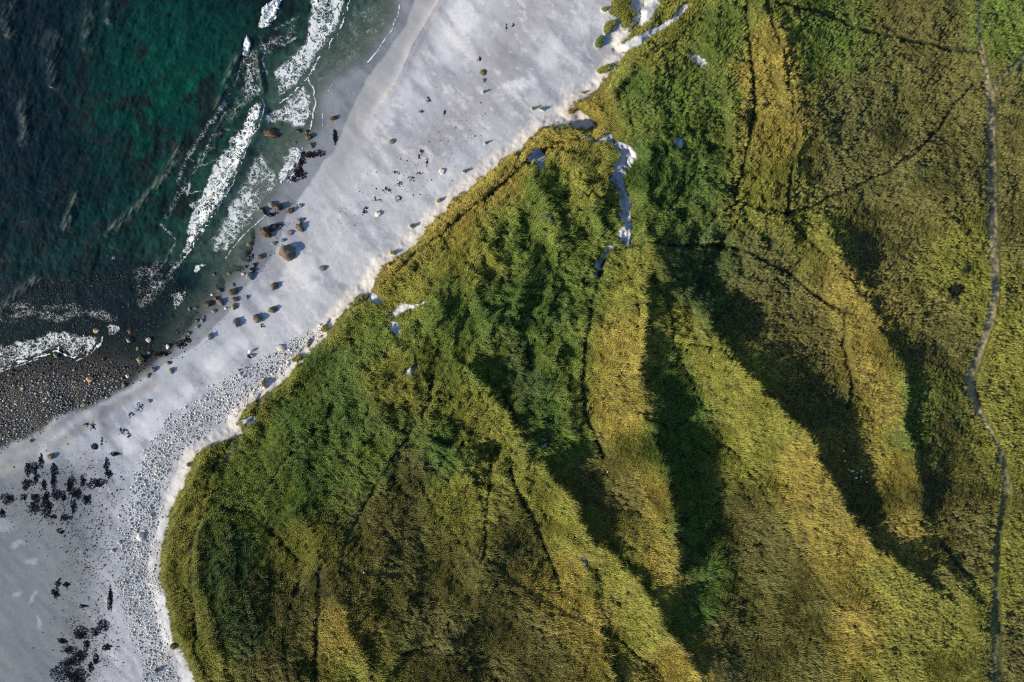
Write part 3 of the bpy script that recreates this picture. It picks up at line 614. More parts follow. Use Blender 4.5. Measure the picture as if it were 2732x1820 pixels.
# ------------------------------------------------------------------ grass (nobody could count it)
m_grass, t, b = new_mat('grass_blade', .6, .25); q = N(t)
ai = q.n('ShaderNodeAttribute', attribute_name='tint', attribute_type='INSTANCER'); ah = q.n('ShaderNodeAttribute', attribute_name='along')
oi = q.n('ShaderNodeObjectInfo')
k_ = q.n('ShaderNodeCombineColor'); kv = q.math('MULTIPLY', q.rng(ah.outputs['Fac'], 0, 1, .35, 1.6), 1.0)  # blade colour carries painted self-shadow: dark at the base, bright at the tip
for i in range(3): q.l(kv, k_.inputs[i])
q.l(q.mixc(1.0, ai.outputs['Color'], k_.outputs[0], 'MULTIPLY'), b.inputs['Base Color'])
def tuft(seed, nb, L, spread, lean, wid):
    rnd = random.Random(seed); co = []; fa = []; al = []
    for _ in range(nb):
        a = rnd.uniform(0, 2 * math.pi); r = rnd.uniform(0, spread); x, y = r * math.cos(a), r * math.sin(a)
        l = L * rnd.uniform(.6, 1.1); ha = rnd.gauss(0, .42); ln = lean * rnd.uniform(.5, 1.4); out = .18 * L
        dx = math.cos(ha) * ln * l + out * math.cos(a); dy = math.sin(ha) * ln * l + out * math.sin(a)
        pa = math.atan2(dy, dx) + math.pi / 2 + rnd.uniform(-.5, .5); wx, wy = math.cos(pa) * wid, math.sin(pa) * wid
        zz = l * math.sqrt(max(.12, 1 - min(.95, ln) ** 2)); i = len(co)
        co += [(x - wx, y - wy, -.06), (x + wx, y + wy, -.06), (x + dx * .42 - wx * .8, y + dy * .42 - wy * .8, zz * .66), (x + dx * .42 + wx * .8, y + dy * .42 + wy * .8, zz * .66), (x + dx, y + dy, zz)]
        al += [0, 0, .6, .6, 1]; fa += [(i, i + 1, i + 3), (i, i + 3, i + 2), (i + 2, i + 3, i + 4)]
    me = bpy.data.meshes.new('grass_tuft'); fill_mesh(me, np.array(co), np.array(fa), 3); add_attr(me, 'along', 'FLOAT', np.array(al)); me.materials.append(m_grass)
    return bpy.data.objects.new('grass_tuft', me)
pc = bpy.data.collections.new('grass_tufts')     # not linked to the scene: only a source for the sward
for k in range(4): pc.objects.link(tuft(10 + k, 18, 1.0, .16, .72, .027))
def scatter(name, u, v, scale, yaw, tint, label, cat, dz=-.03, tilt=None):
    z = sample('h', u, v) + dz; x, y, z = world(u, v, z)
    me = bpy.data.meshes.new(name); me.vertices.add(len(u)); me.vertices.foreach_set('co', np.stack([x, y, z], -1).astype(np.float32).ravel())
    add_attr(me, 'tint', 'FLOAT_COLOR', tint); add_attr(me, 'size', 'FLOAT', scale)
    rot = np.zeros((len(u), 3)); rot[:, 2] = yaw; add_attr(me, 'spin', 'FLOAT_VECTOR', rot)
    o = bpy.data.objects.new(name, me); COL.objects.link(o)
    ng = bpy.data.node_groups.new(name + '_nodes', 'GeometryNodeTree'); ng.interface.new_socket('Geometry', in_out='INPUT', socket_type='NodeSocketGeometry'); ng.interface.new_socket('Geometry', in_out='OUTPUT', socket_type='NodeSocketGeometry')
    gi = ng.nodes.new('NodeGroupInput'); go = ng.nodes.new('NodeGroupOutput'); ip = ng.nodes.new('GeometryNodeInstanceOnPoints'); ci = ng.nodes.new('GeometryNodeCollectionInfo')
    ci.inputs['Collection'].default_value = pc; ci.inputs['Separate Children'].default_value = True; ci.inputs['Reset Children'].default_value = True
    ip.inputs['Pick Instance'].default_value = True
    def na(nm, ty):
        a = ng.nodes.new('GeometryNodeInputNamedAttribute'); a.data_type = ty; a.inputs['Name'].default_value = nm; return [s for s in a.outputs if s.enabled and s.name == 'Attribute'][0]
    L = ng.links.new
    mp = ng.nodes.new('GeometryNodeMeshToPoints'); L(gi.outputs[0], mp.inputs[0])
    L(mp.outputs[0], ip.inputs['Points']); L(ci.outputs[0], ip.inputs['Instance']); L(na('size', 'FLOAT'), ip.inputs['Scale'])
    e = ng.nodes.new('FunctionNodeEulerToRotation'); L(na('spin', 'FLOAT_VECTOR'), e.inputs[0]); L(e.outputs[0], ip.inputs['Rotation'])
    L(ip.outputs[0], go.inputs[0])
    md = o.modifiers.new('scatter', 'NODES'); md.node_group = ng
    tag(o, label, cat, kind='stuff'); return o
rng = np.random.default_rng(7)
SP = 3.9
gu, gv = np.meshgrid(np.arange(380, 2790, SP), np.arange(-60, 1885, SP))
gu = (gu + rng.uniform(-.6, .6, gu.shape) * SP).ravel(); gv = (gv + rng.uniform(-.6, .6, gv.shape) * SP).ravel()
E_ = sample('E', gu, gv); den = np.clip(ss(-5, 10, E_ + 6 * fbm(gu / 7, gv / 7, 2, 307)), 0, 1) * (1 - 1.1 * sample('sand', gu, gv)) * (1 - 1.15 * sample('trx', gu, gv)) * (1 - 1.05 * sample('G', gu, gv)) * (1 - .6 * sample('pale', gu, gv))
den = np.clip(den, 0, 1)
shrubm = np.exp(-((gu - 2545) / 24) ** 2 - ((gv - 775) / 20) ** 2); den *= (1 - 1.2 * np.clip(shrubm, 0, .8))
right = ss(-150, 250, gu - (1500 + .45 * np.clip(gv, 0, 1820)))        # short heathy sward inland
den *= 1 - right * .75 * ss(-.05, .35, fbm(gu / 15, gv / 15, 3, 301, .6)) 
den *= 1 - (1 - right) * .80 * ss(.12, .50, fbm((gu * .61 - gv * .79) / 11, (gu * .79 + gv * .61) / 24, 3, 302))
keep = rng.uniform(0, 1, gu.shape) < den
gu, gv, right, E_ = gu[keep], gv[keep], right[keep], E_[keep]
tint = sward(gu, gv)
nh = fbm(gu / 30, gv / 30, 3, 303)[:, None]; nj = rng.normal(0, 1, (len(gu), 1)); nk = rng.normal(0, 1, (len(gu), 1))
straw = np.array([[.26, .20, .07]]); 
wd_ = fbm((gu * .61 - gv * .79) / 6, (gu * .79 + gv * .61) / 22, 3, 305, .6)[:, None]; bw_ = fbm((gu * .61 - gv * .79) / 22, (gu * .79 + gv * .61) / 70, 3, 306, .6)[:, None]
tint = tint * (1 + .16 * nj + .10 * nh + .38 * wd_ + .14 * bw_); tint = tint * (1 - np.clip(.10 * nk + .06, 0, .35)) + straw * np.clip(.10 * nk + .06, 0, .35)
tint = np.clip(tint * 1.15, .006, .5)
size = (.98 - .42 * right) * rng.uniform(.65, 1.25, gu.shape) * (1 - .3 * (E_ < 15)) * (1 - .35 * sample('pale', gu, gv))
yaw = R(38) + 1.3 * fbm(gu / 120, gv / 120, 3, 304) + rng.normal(0, .25, gu.shape)
print('tufts', len(gu))
scatter('dune_grass', gu, gv, size, yaw, tint, 'thick green and golden marram grass covering the dunes', 'grass')

# ------------------------------------------------------------------ tussocks on the sand: each a thing of its own
m_tus, t, b = new_mat('tussock_blade', .6, .25); q = N(t); a_ = q.n('ShaderNodeAttribute', attribute_name='tint'); q.l(a_.outputs['Color'], b.inputs['Base Color'])
TL = ['largest grass tussock on the sand at the top of the beach, a tall irregular clump', 'golden tussock joined below the largest clump at the top of the beach', 'ragged tussock on the seaward side of the largest clump', 'squarish dark tussock below the ragged top clumps, wider at its head', 'small tussock tucked between the squarish clump and the large one',
 'small flat tussock at the seaward edge of the top clumps', 'small rounded tussock inland of the large top clump', 'bright green tussock on a low sand mound, seaward of the squarish clump', 'oval grey-green tussock lying slantwise at the dune foot below the sandy hollow', 'tiny grass tuft on pale sand above the notched dune tip',
 'golden tuft on the sand bank at the dune foot, uppermost of three above the pebbles', 'slim straw-coloured tuft on the bright sand lip above the pebbles', 'small tuft next to the slim straw-coloured one', 'long slanting straw tuft at the dune foot beside the pebbles', 'small golden tuft on the bright sand mound by the pebble band',
 'flat narrow tuft on bare sand below the notched dune tip', 'tiny round green tuft on a sand streak near the flat narrow one', 'tiny lone green plant far out on the upper sand', 'small grey-green plant on the upper beach near the pale boulder', 'small bright green plant on the upper beach at the dune foot', 'pale low plant at the dune foot above the rounded golden dune nose',
 'small green tuft standing among the pebbles at the bottom', 'green tuft jutting from the dune edge at the bottom of the pebble band', 'little tuft on the sand rim where the pebble band narrows', 'low tuft just seaward of the golden dune rim', 'thin straggling tuft on sand before the golden dune rim', 'tiny green plant on the pale upper beach']
for n, ((x0, y0, rx, ry, a), lb) in enumerate(zip(TUSS, TL)):
    rnd = random.Random(500 + n); co = []; fa = []; tc = []
    nbl = int(min(1500, 24 + rx * ry * 2.6)); ca, sa = math.cos(R(a)), math.sin(R(a))
    L = .35 + .028 * min(rx, ry); ox, oy, oz = on_ground(x0, y0)
    for _ in range(nbl):
        rr = math.sqrt(rnd.random()) * 1.02; th = rnd.uniform(0, 6.283)
        if rr > .6 + .4 * float(vnoise(np.array([th * 1.6]), np.array([n * 3.1]), 9)[0]) + .1: continue
        lu, lv = rr * rx * math.cos(th), rr * ry * math.sin(th); uu = x0 + lu * ca - lv * sa; vv = y0 + lu * sa + lv * ca
        gx, gy, gz = on_ground(uu, vv, -.04); gx -= ox; gy -= oy; gz -= oz
        l = L * rnd.uniform(.6, 1.1); h_ = R(38) + rnd.gauss(0, .8); ln = rnd.uniform(.25, .7) * l
        dx, dy = math.cos(h_) * ln, math.sin(h_) * ln; pa = h_ + 1.57; wx, wy = math.cos(pa) * .03, math.sin(pa) * .03; i = len(co)
        co += [(gx - wx, gy - wy, gz), (gx + wx, gy + wy, gz), (gx + dx * .4 - wx * .8, gy + dy * .4 - wy * .8, gz + l * .6), (gx + dx * .4 + wx * .8, gy + dy * .4 + wy * .8, gz + l * .6), (gx + dx, gy + dy, gz + l * .85)]
        fa += [(i, i + 1, i + 3), (i, i + 3, i + 2), (i + 2, i + 3, i + 4)]
        gcol = np.array(PAL['g'] if n in (7, 16, 17, 19, 21) else PAL['O'] if n in (10, 11, 12, 13, 14, 25) else PAL['Y']) * rnd.uniform(.6, 1.3)
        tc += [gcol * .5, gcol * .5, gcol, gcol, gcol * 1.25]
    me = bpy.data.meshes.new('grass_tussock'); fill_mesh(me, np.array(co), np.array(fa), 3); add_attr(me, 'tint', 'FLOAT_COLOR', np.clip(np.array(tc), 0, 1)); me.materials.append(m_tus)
    o = bpy.data.objects.new('grass_tussock', me); COL.objects.link(o); o.location = (ox, oy, oz)
    tag(o, lb, 'grass tussock', 'grass tussocks on open sand')

# ------------------------------------------------------------------ stones
import bmesh
def stone_mat(name, c1, c2, rough, spots=None, wetline=False):
    m, t, b = new_mat(name, rough, .4 if rough < .5 else .25); q = N(t)
    tc = q.n('ShaderNodeTexCoord'); oi = q.n('ShaderNodeObjectInfo')
    n1 = q.noise(tc.outputs['Object'], 1.7, 5, .65); n2 = q.noise(tc.outputs['Object'], 8, 5, .7)
    c = q.mixc(q.rng(n1.outputs[0], .35, .65), c1, c2)
    if spots: c = q.mixc(q.rng(n2.outputs[0], .52, .62), c, spots)
    k = q.n('ShaderNodeCombineColor'); kv = q.math('ADD', q.rng(n2.outputs[0], .3, .7, .65, 1.25), q.rng(oi.outputs['Random'], 0, 1, -.25, .25))
    for i in range(3): q.l(kv, k.inputs[i])
    q.l(q.mixc(1.0, c, k.outputs[0], 'MULTIPLY'), b.inputs['Base Color']); q.l(q.bump(n2.outputs[0], .06, .9), b.inputs['Normal'])
    return m
SM = {
 'tan': stone_mat('tan_stone', (.15, .115, .075), (.085, .072, .06), .85, (.24, .21, .17)),
 'grey': stone_mat('grey_stone', (.17, .175, .17), (.10, .11, .115), .85, (.32, .31, .28)),
 'dark': stone_mat('dark_wet_stone', (.012, .010, .009), (.026, .021, .017), .35),
 'brown': stone_mat('brown_weedy_stone', (.085, .050, .022), (.04, .028, .016), .5, (.025, .02, .012)),
 'pale': stone_mat('pale_stone', (.62, .58, .52), (.48, .46, .44), .85),
 'green': stone_mat('algae_stone', (.13, .13, .05), (.08, .10, .07), .7, (.20, .20, .13)),
 'orange': stone_mat('ochre_stone', (.42, .22, .09), (.50, .38, .26), .7),
}
def stone_mesh(name, seed, sub=3, rough=.22, flat=1.0):
    rnd = random.Random(seed); bm = bmesh.new(); bmesh.ops.create_icosphere(bm, subdivisions=sub, radius=1.0)
    # facets: push in along a few random planes, then small noise
    planes = []
    for _ in range(7):
        v = Vector((rnd.gauss(0, 1), rnd.gauss(0, 1), rnd.gauss(0, .8))); v.normalize(); planes.append((v, rnd.uniform(.55, .85)))
    for v in bm.verts:
        p = v.co.copy()
        for nrm, dd in planes:
            e = p.dot(nrm) - dd
            if e > 0: p -= nrm * e * .8
        f = float(fbm(np.array([p.x * 2.2 + seed * 7.1 + p.z * 1.7]), np.array([p.y * 2.2 + p.z * 2.1]), 3, seed)[0])
        p *= 1 + rough * f * 1.5
        v.co = p
    me = bpy.data.meshes.new(name); bm.to_mesh(me); bm.free()
    for f in me.polygons: f.use_smooth = True
    return me
BM = [stone_mesh('boulder', 600 + k) for k in range(9)]
bcache = {}
def boulder(u, v, rx, ry, mat, label, group=None, ang=0, hz=.62, sink=.25, seed=None, name='boulder', cat='boulder', tag_it=True):
    k = (int(u * 7 + v * 13) if seed is None else seed) % len(BM)
    if (k, mat) not in bcache:
        m = BM[k].copy(); m.materials.clear(); m.materials.append(SM[mat]); bcache[(k, mat)] = m
    o = bpy.data.objects.new(name, bcache[(k, mat)]); COL.objects.link(o)
    r = (rx + ry) / 2 * S; h = r * hz * .82
    g = float(sample('h', u, v)); z = g + h * (1 - sink * 2) 
    o.location = world(u, v, z); o.scale = (rx * S * 1.03, ry * S * 1.03, h); o.rotation_euler = (0, 0, R(ang))
    tag(o, label, cat, group); return o
A = 'boulders standing in the shallows'; Bb = 'boulders lying on the beach'; Cc = 'rocks awash off the stony shore'
BL = [
 (765, 675, 22, 21, 'tan', 'biggest boulder on the dry sand, tan with a blue-grey cleft down its middle', Bb, 0, .75),
 (728, 354, 25, 15, 'brown', 'biggest brown weedy boulder with foam round it, in the surf', A, -8, .8),
 (473, 743, 15, 17, 'dark', 'large round black boulder at the lower tip of the long breaker', A, 0, .8),
 (488, 784, 14, 11, 'dark', 'dark brown boulder with foam streaks just below the large black one', A, 10, .7),
 (708, 621, 14, 16, 'brown', 'large reddish-brown boulder at the upper beach edge, weed trailing from its top', A, 15, .8),
 (729, 607, 13, 8, 'dark', 'low weed-draped rock touching the large reddish-brown boulder', A, 25, .6),
 (748, 603, 6, 4, 'dark', 'small weedy rock at the outer end of the weed-draped rock', A, 0, .6),
 (700, 563, 9, 9, 'dark', 'round dark boulder ringed by white wash', A, 0, .8),
 (725, 546, 8, 8, 'grey', 'grey boulder with foam round it, left of its brown neighbour', A, 0, .8),
 (742, 552, 12, 9, 'brown', 'dark brown boulder pressed against the foam-ringed grey one', A, 0, .8),
 (774, 561, 10, 7, 'brown', 'brown boulder with a pointed dark top at the edge of the wet sand', Bb, 30, .8),
 (802, 549, 5.5, 5, 'grey', 'small boulder uppermost of those beside the pointed brown one', Bb, 0, .7),
 (799, 590, 8, 6, 'tan', 'small tan boulder sitting just above a larger squarish tan one', Bb, -20, .7),
 (799, 608, 12, 11, 'tan', 'squarish tan boulder with a warm lit side, above the biggest boulder', Bb, 0, .75),
 (772, 622, 11, 6.5, 'grey', 'flat oval pale grey boulder left of the squarish tan one', Bb, 20, .4),
 (754, 641, 6, 4.5, 'grey', 'small smooth grey stone between the flat oval boulder and the biggest boulder', Bb, 0, .6),
 (730, 649, 8, 5, 'grey', 'jagged dark-backed stone left of the biggest boulder', Bb, 20, .7),
 (665, 652, 7.5, 6, 'green', 'green-topped round boulder at the end of a weed strand', A, 15, .6),
 (694, 686, 8, 7.5, 'tan', 'lone tan boulder on the wet sand left of the biggest boulder', Bb, 40, .75),
 (557, 689, 7, 11, 'dark', 'upright dark boulder with a lit yellow foot, alone in lacy water', A, -35, .8),
 (678, 708, 5.5, 6, 'dark', 'top stone of a column of three dark stones on wet sand', Bb, 0, .7),
 (672, 721, 6.5, 7, 'dark', 'middle stone of a column of three dark stones on wet sand', Bb, 0, .7),
 (666, 738, 10, 11, 'grey', 'large grey bottom stone of a column of three on wet sand', Bb, 20, .7),
 (655, 712, 4, 4, 'dark', 'little black stone with a white fleck near the column of three', Bb, 0, .7),
 (648, 731, 5, 3.5, 'pale', 'small white flat stone left of the large grey one', Bb, 0, .5),
 (611, 729, 5, 5, 'green', 'greenish stone at the lower end of the weed-covered rock', A, 0, .6),
 (527, 733, 9, 9, 'dark', 'dark rounded boulder with a foam streak above it, right of the large black boulder', A, 0, .7),
 (508, 744, 8, 5, 'dark', 'low dark rock between the large black boulder and the rounded one', A, 0, .4),
 (572, 733, 7, 6, 'dark', 'dark rock in the middle of the quiet shallows', A, 0, .6),
 (583, 735, 4, 4, 'dark', 'small dark rock touching the one in the middle of the shallows', A, 0, .5),
 (510, 767, 5, 9, 'dark', 'tall narrow dark rock right of the foam streaks', A, -10, .5),
 (526, 774, 8, 6, 'dark', 'dark reddish rock right of the tall narrow one', A, 10, .6),
 (544, 779, 6, 5, 'dark', 'small dark rock, leftmost of a broken row toward the beach', A, 0, .5),
 (587, 774, 7, 6, 'dark', 'dark stone just seaward of the long two-toned boulder', A, 0, .6),
 (566, 787, 4.5, 3.5, 'pale', 'light grey stone at the water edge in the broken row', A, 0, .6),
 (622, 760, 3.5, 5, 'grey', 'small upright grey stone above the long two-toned boulder', Bb, 0, .6),
 (619, 778, 14, 9, 'tan', 'long two-toned boulder, brown on top and tan below, at the water edge', Bb, 30, .8),
 (625, 799, 9.5, 7, 'tan', 'tan boulder with a pale flank just below the long two-toned one', Bb, 0, .75),
 (587, 808, 10, 9, 'tan', 'rounded tan boulder with a pale rim, lowest of the trio at the water edge', Bb, 0, .75),
 (576, 798, 7, 6.5, 'brown', 'brown boulder touching the pale-rimmed one on its seaward side', Bb, 0, .75),
 (555, 811, 10, 8, 'brown', 'smooth egg-shaped brown boulder at the water edge, leftmost of its row', A, 20, .7),
 (624, 817, 6.5, 9, 'green', 'grey-green pear-shaped boulder below the tan one with a pale flank', Bb, -15, .7),
 (658, 793, 4.5, 6.5, 'grey', 'small pale oval stone alone right of the tan boulders', Bb, -25, .6),
 (602, 823, 4, 3.5, 'pale', 'tiny white stone below the pale-rimmed boulder', Bb, 0, .6),
 (570, 830, 6, 5.5, 'grey', 'round blue-grey stone half in the water below the egg-shaped boulder', A, 0, .6),
 (732, 763, 9, 11, 'tan', 'pointed tan boulder with a pale tip, midway down the open beach', Bb, -40, .75),
 (860, 716, 9, 7, 'grey', 'lumpy grey boulder highest up the beach toward the dunes', Bb, 15, .6),
 (727, 827, 13, 8.5, 'green', 'large olive-grey oval boulder on pale sand below the pointed one', Bb, 18, .75),
 (687, 850, 11, 11.5, 'tan', 'round brown-grey boulder with a sand collar, right of its twin', Bb, 0, .8),
 (629, 860, 10, 12, 'grey', 'blocky grey-brown boulder, left twin of the one with a sand collar', Bb, 0, .85),
 (539, 856, 5.5, 5, 'grey', 'bluish stone at the tip of the dark weedy shallows', A, 0, .6),
 (525, 856, 5, 5, 'dark', 'dark stone beside the bluish one at the tip of the weedy shallows', A, 0, .6),
 (543, 846, 3, 4, 'grey', 'small stone above the bluish one on wet sand', Bb, 0, .6),
 (460, 828, 5, 6, 'orange', 'small stone with a bright yellow lit face in dark water', A, 0, .7),
 (468, 810, 7, 12, 'dark', 'long dark rock above the stone with a yellow face', A, -15, .5),
 (506, 826, 5, 7, 'green', 'olive stone right of the long dark rock', A, 0, .6),
 (522, 820, 7, 5, 'dark', 'dark slab right of the olive stone', A, 20, .4),
 (428, 831, 6, 6, 'dark', 'dark stone with a lit lower edge out in the green shallows', A, 0, .6),
 (205, 799, 12, 12, 'brown', 'golden-brown boulder, lower left of the pair standing farthest out', Cc, -20, .9),
 (228, 785, 13, 10, 'brown', 'dark-topped brown boulder, upper right of the pair standing farthest out', Cc, 15, .9),
 (269, 749, 8, 5, 'orange', 'orange-lit rock, the farthest out above the brown pair', Cc, 20, .8),
 (271, 768, 9, 7, 'dark', 'black rock just below the orange-lit one', Cc, 0, .7),
 (276, 785, 6, 9, 'green', 'greenish upright rock below the black one', Cc, 0, .7),
 (252, 773, 8, 5, 'brown', 'low brown rock between the black one and the brown pair', Cc, 20, .6),
 (306, 690, 12, 7, 'dark', 'dark rock with a white splash, alone well offshore', Cc, 25, .5),
 (284, 704, 10, 6, 'dark', 'submerged dark rock beside the splashed one', Cc, 0, .3),
 (306, 809, 6, 4, 'orange', 'small tan rock right of the brown pair', Cc, 0, .7),
 (257, 809, 6, 8, 'green', 'yellow-green rock below the brown pair', Cc, 0, .5),
 (273, 820, 4, 4, 'tan', 'small tan rock below the yellow-green one', Cc, 0, .7),
 (291, 837, 4, 5, 'orange', 'small bright rock with a dark back in the lacy water', Cc, 0, .7),
 (306, 846, 4, 8, 'tan', 'thin upright pinkish rock in the lacy water', Cc, -10, .7),
 (257, 884, 9, 7, 'orange', 'tan boulder with a dark back standing above the foam edge', Cc, 0, .85),
 (349, 883, 7, 12, 'brown', 'tall dark boulder with a tan edge in the middle shallows', Cc, 0, .8),
 (347, 906, 9, 9, 'dark', 'black boulder with a bright spot below the tall tan-edged one', Cc, 0, .8),
 (355, 893, 4, 3, 'orange', 'tiny bright stone between the tall boulder and the black one', Cc, 0, .7),
 (400, 883, 4.5, 6, 'orange', 'small tan stone right of the tall tan-edged boulder', Cc, 0, .7),
 (397, 907, 7, 7, 'pale', 'round pale boulder alone in the dark shallows', Cc, 0, .8),
 (385, 858, 6, 7, 'green', 'olive boulder with a black back above the tan stones', Cc, 0, .7),
 (375, 881, 9, 8, 'dark', 'black boulder between the tall tan-edged one and the small tan stone', Cc, 0, .6),
 (352, 776, 10, 9, 'dark', 'dark rock with white wash right of the far-out group', Cc, 0, .4),
 (367, 930, 4.5, 6, 'green', 'small greenish stone low in the dark shallows', Cc, 0, .6),
 (447, 924, 5, 7, 'pale', 'pale stone at the dark weedy beach corner', Cc, 0, .7),
 (374, 961, 9, 10, 'green', 'grey-green boulder at the upper edge of the dark stone bed', Cc, -20, .8),
 (559, 898, 7, 9, 'grey', 'kidney-shaped grey stone alone below the weedy shallows', Bb, -20, .7),
 (526, 871, 6, 5, 'grey', 'grey stone on the last tip of wet sand', Bb, 30, .6),
 (503, 889, 5, 5.5, 'dark', 'dark stone on wet sand below the weedy tip', Bb, 0, .6),
 (450, 968, 6, 5, 'dark', 'dark brown stone on sand above a rounder grey-green one', Bb, 0, .6),
 (456, 990, 6.5, 7.5, 'green', 'grey-green stone on sand below the dark brown one', Bb, -20, .7),
 (409, 987, 6, 7, 'grey', 'pointed blue-grey stone at the corner of the stone bed', Bb, 0, .7),
 (395, 1003, 4.5, 6.5, 'grey', 'oval blue-grey stone below the pointed one', Bb, -15, .6),
 (398, 941, 5, 5, 'dark', 'small dark boulder at the corner of the stone bed', Cc, 0, .6),
 (340, 1003, 5, 5, 'pale', 'pale blue stone inside the edge of the dark bed', Cc, 0, .7),
 (329, 1027, 5.5, 7, 'grey', 'blue-grey boulder on the sandy edge of the dark bed', Bb, 0, .7),
 (397, 1070, 6, 4.5, 'grey', 'single grey stone on rippled sand below the bed corner', Bb, -35, .6),
 (225, 1079, 8, 5.5, 'green', 'slanting blue-green stone on the lower edge of the dark bed', Bb, 30, .7),
 (239, 1011, 9, 8, 'orange', 'large smooth orange and cream boulder, brightest in the dark stone bed', Cc, 0, .9),
 (59, 1036, 5, 4, 'orange', 'yellowish stone larger than its neighbours at the left of the dark bed', Cc, 0, .8),
 (149, 949, 7, 7, 'green', 'olive-brown boulder just below the foam edge', Cc, 0, .7),
 (82, 1176, 4.5, 4.5, 'grey', 'round stone alone on smooth sand below the dark bed', Bb, 0, .7),
 (136, 1218, 8, 7.5, 'green', 'olive boulder in a pale sand halo among the dark seaweed', Bb, 20, .7),
 (1288, 194, 9, 8, 'green', 'grey-green weathered boulder high on the upper beach', Bb, 0, .5),
 (1290, 215, 3.5, 5, 'grey', 'small grey stone below the weathered boulder on the upper beach', Bb, 0, .6),
 (1045, 377, 8, 6.5, 'tan', 'lone tan-grey boulder on the middle of the open beach', Bb, 0, .7),
 (1178, 457, 8, 8, 'pale', 'bright cream boulder on the sand near the golden dune rim', Bb, 30, .6),
 (1008, 571, 8, 7, 'pale', 'off-white boulder on the sand below a scatter of black weed', Bb, 0, .7),
 (890, 316, 10, 6, 'brown', 'dark oblong boulder at the upper end of the wet sand', Bb, 30, .7),
 (823, 366, 9, 7, 'brown', 'tan-fronted dark boulder at the end of the line of surf rocks', A, 0, .8),
 (829, 389, 7, 7, 'green', 'grey-green boulder in a wash ring below the tan-fronted one', A, 0, .6),
 (799, 349, 8, 6, 'dark', 'dark rock in the foam, right of centre in the line of surf rocks', A, 0, .6),
 (770, 343, 9, 6, 'dark', 'dark rock in the foam next to the biggest brown weedy boulder', A, 0, .6),
 (818, 351, 6, 5, 'dark', 'small dark rock at the foam edge above the tan-fronted boulder', A, 0, .6),
 (789, 381, 5, 4, 'dark', 'small dark rock alone in smooth green shallows', A, 0, .5),
 (692, 412, 4, 4, 'dark', 'small submerged dark rock beside the long breaker', A, 0, .3),
 (375, 1434, 10, 11, 'pale', 'large white sand-dusted stone in the middle of the pebble band', Bb, 0, .6),
 (318, 1448, 5, 5, 'pale', 'white stone standing just seaward of the pebble band', Bb, 0, .7),
 (300, 1470, 5.5, 4.5, 'pale', 'white stone left-most before the pebble band', Bb, 0, .7),
 (751, 928, 11, 9, 'pale', 'large whitish flat stone at the upper end of the pebble band', Bb, 0, .5),
 (812, 584, 3, 3, 'dark', 'little dark stone right of the small tan boulder', Bb, 0, .5),
 (640, 1000, 5, 4, 'pale', 'white pebble-sized boulder at the head of the dark pebble patch', Bb, 0, .6),
]
for r in BL:
    u, v, rx, ry, mt, lb, gp, an, hz = r
    inwater = gp != Bb
    boulder(u, v, rx, ry, mt, lb, gp, an, hz * (1.15 if inwater else 1.0), .22)

# ------------------------------------------------------------------ cobbles: the 300 largest singly, the rest as one mass
m_cob, t, b = new_mat('cobble_stone', .75, .3); q = N(t); a_ = q.n('ShaderNodeAttribute', attribute_name='tint'); ge = q.n('ShaderNodeNewGeometry')
nn = q.noise(ge.outputs['Position'], 9, 4, .7); k = q.n('ShaderNodeCombineColor'); kv = q.rng(nn.outputs[0], .3, .7, .7, 1.25)
for i in range(3): q.l(kv, k.inputs[i])
q.l(q.mixc(1.0, a_.outputs['Color'], k.outputs[0], 'MULTIPLY'), b.inputs['Base Color'])
SMALL = [stone_mesh('cobble', 700 + i, 1, .3) for i in range(6)]
small_co = [np.array([v.co[:] for v in m.vertices]) for m in SMALL]; small_fa = [np.array([p.vertices[:] for p in m.polygons]) for m in SMALL]
def cob_colour(n, dark_t, seed):
    g = np.random.default_rng(seed); base = np.array([(.36, .37, .37), (.28, .30, .29), (.20, .22, .22), (.44, .40, .34), (.33, .26, .18), (.12, .12, .12)])
    c = base[g.choice(6, n, p=[.26, .24, .2, .12, .1, .08])] * g.uniform(.75, 1.25, (n, 1))
    wetc = np.array([(.055, .045, .034), (.028, .026, .024), (.14, .10, .05), (.045, .048, .046)])[g.choice(4, n, p=[.35, .35, .12, .18])] * g.uniform(.7, 1.3, (n, 1))
    return c * (1 - dark_t[:, None]) + wetc * dark_t[:, None]
def pack(u, v, r, seed, gap=.8):
    """thin out overlapping discs on a coarse grid"""
    order = np.argsort(-r); cell = {}; ok = []
    for i in order:
        cxx, cyy = int(u[i] // 12), int(v[i] // 12); good = True
        for a in (-1, 0, 1):
            for b_ in (-1, 0, 1):
                for j in cell.get((cxx + a, cyy + b_), ()):
                    if (u[i] - u[j]) ** 2 + (v[i] - v[j]) ** 2 < ((r[i] + r[j]) * gap) ** 2: good = False; break
                if not good: break
            if not good: break
        if good: cell.setdefault((cxx, cyy), []).append(i); ok.append(i)
    return np.array(ok)
BAND = [(872, 872, 12), (850, 890, 16), (800, 928, 24), (740, 968, 30), (690, 1000, 36), (640, 1040, 42), (585, 1080, 46), (530, 1120, 48), (470, 1165, 46), (425, 1225, 42), (395, 1300, 44), (378, 1400, 48), (372, 1500, 50), (375, 1600, 48), (392, 1700, 46), (425, 1800, 44), (450, 1880, 44)]
g = np.random.default_rng(11)
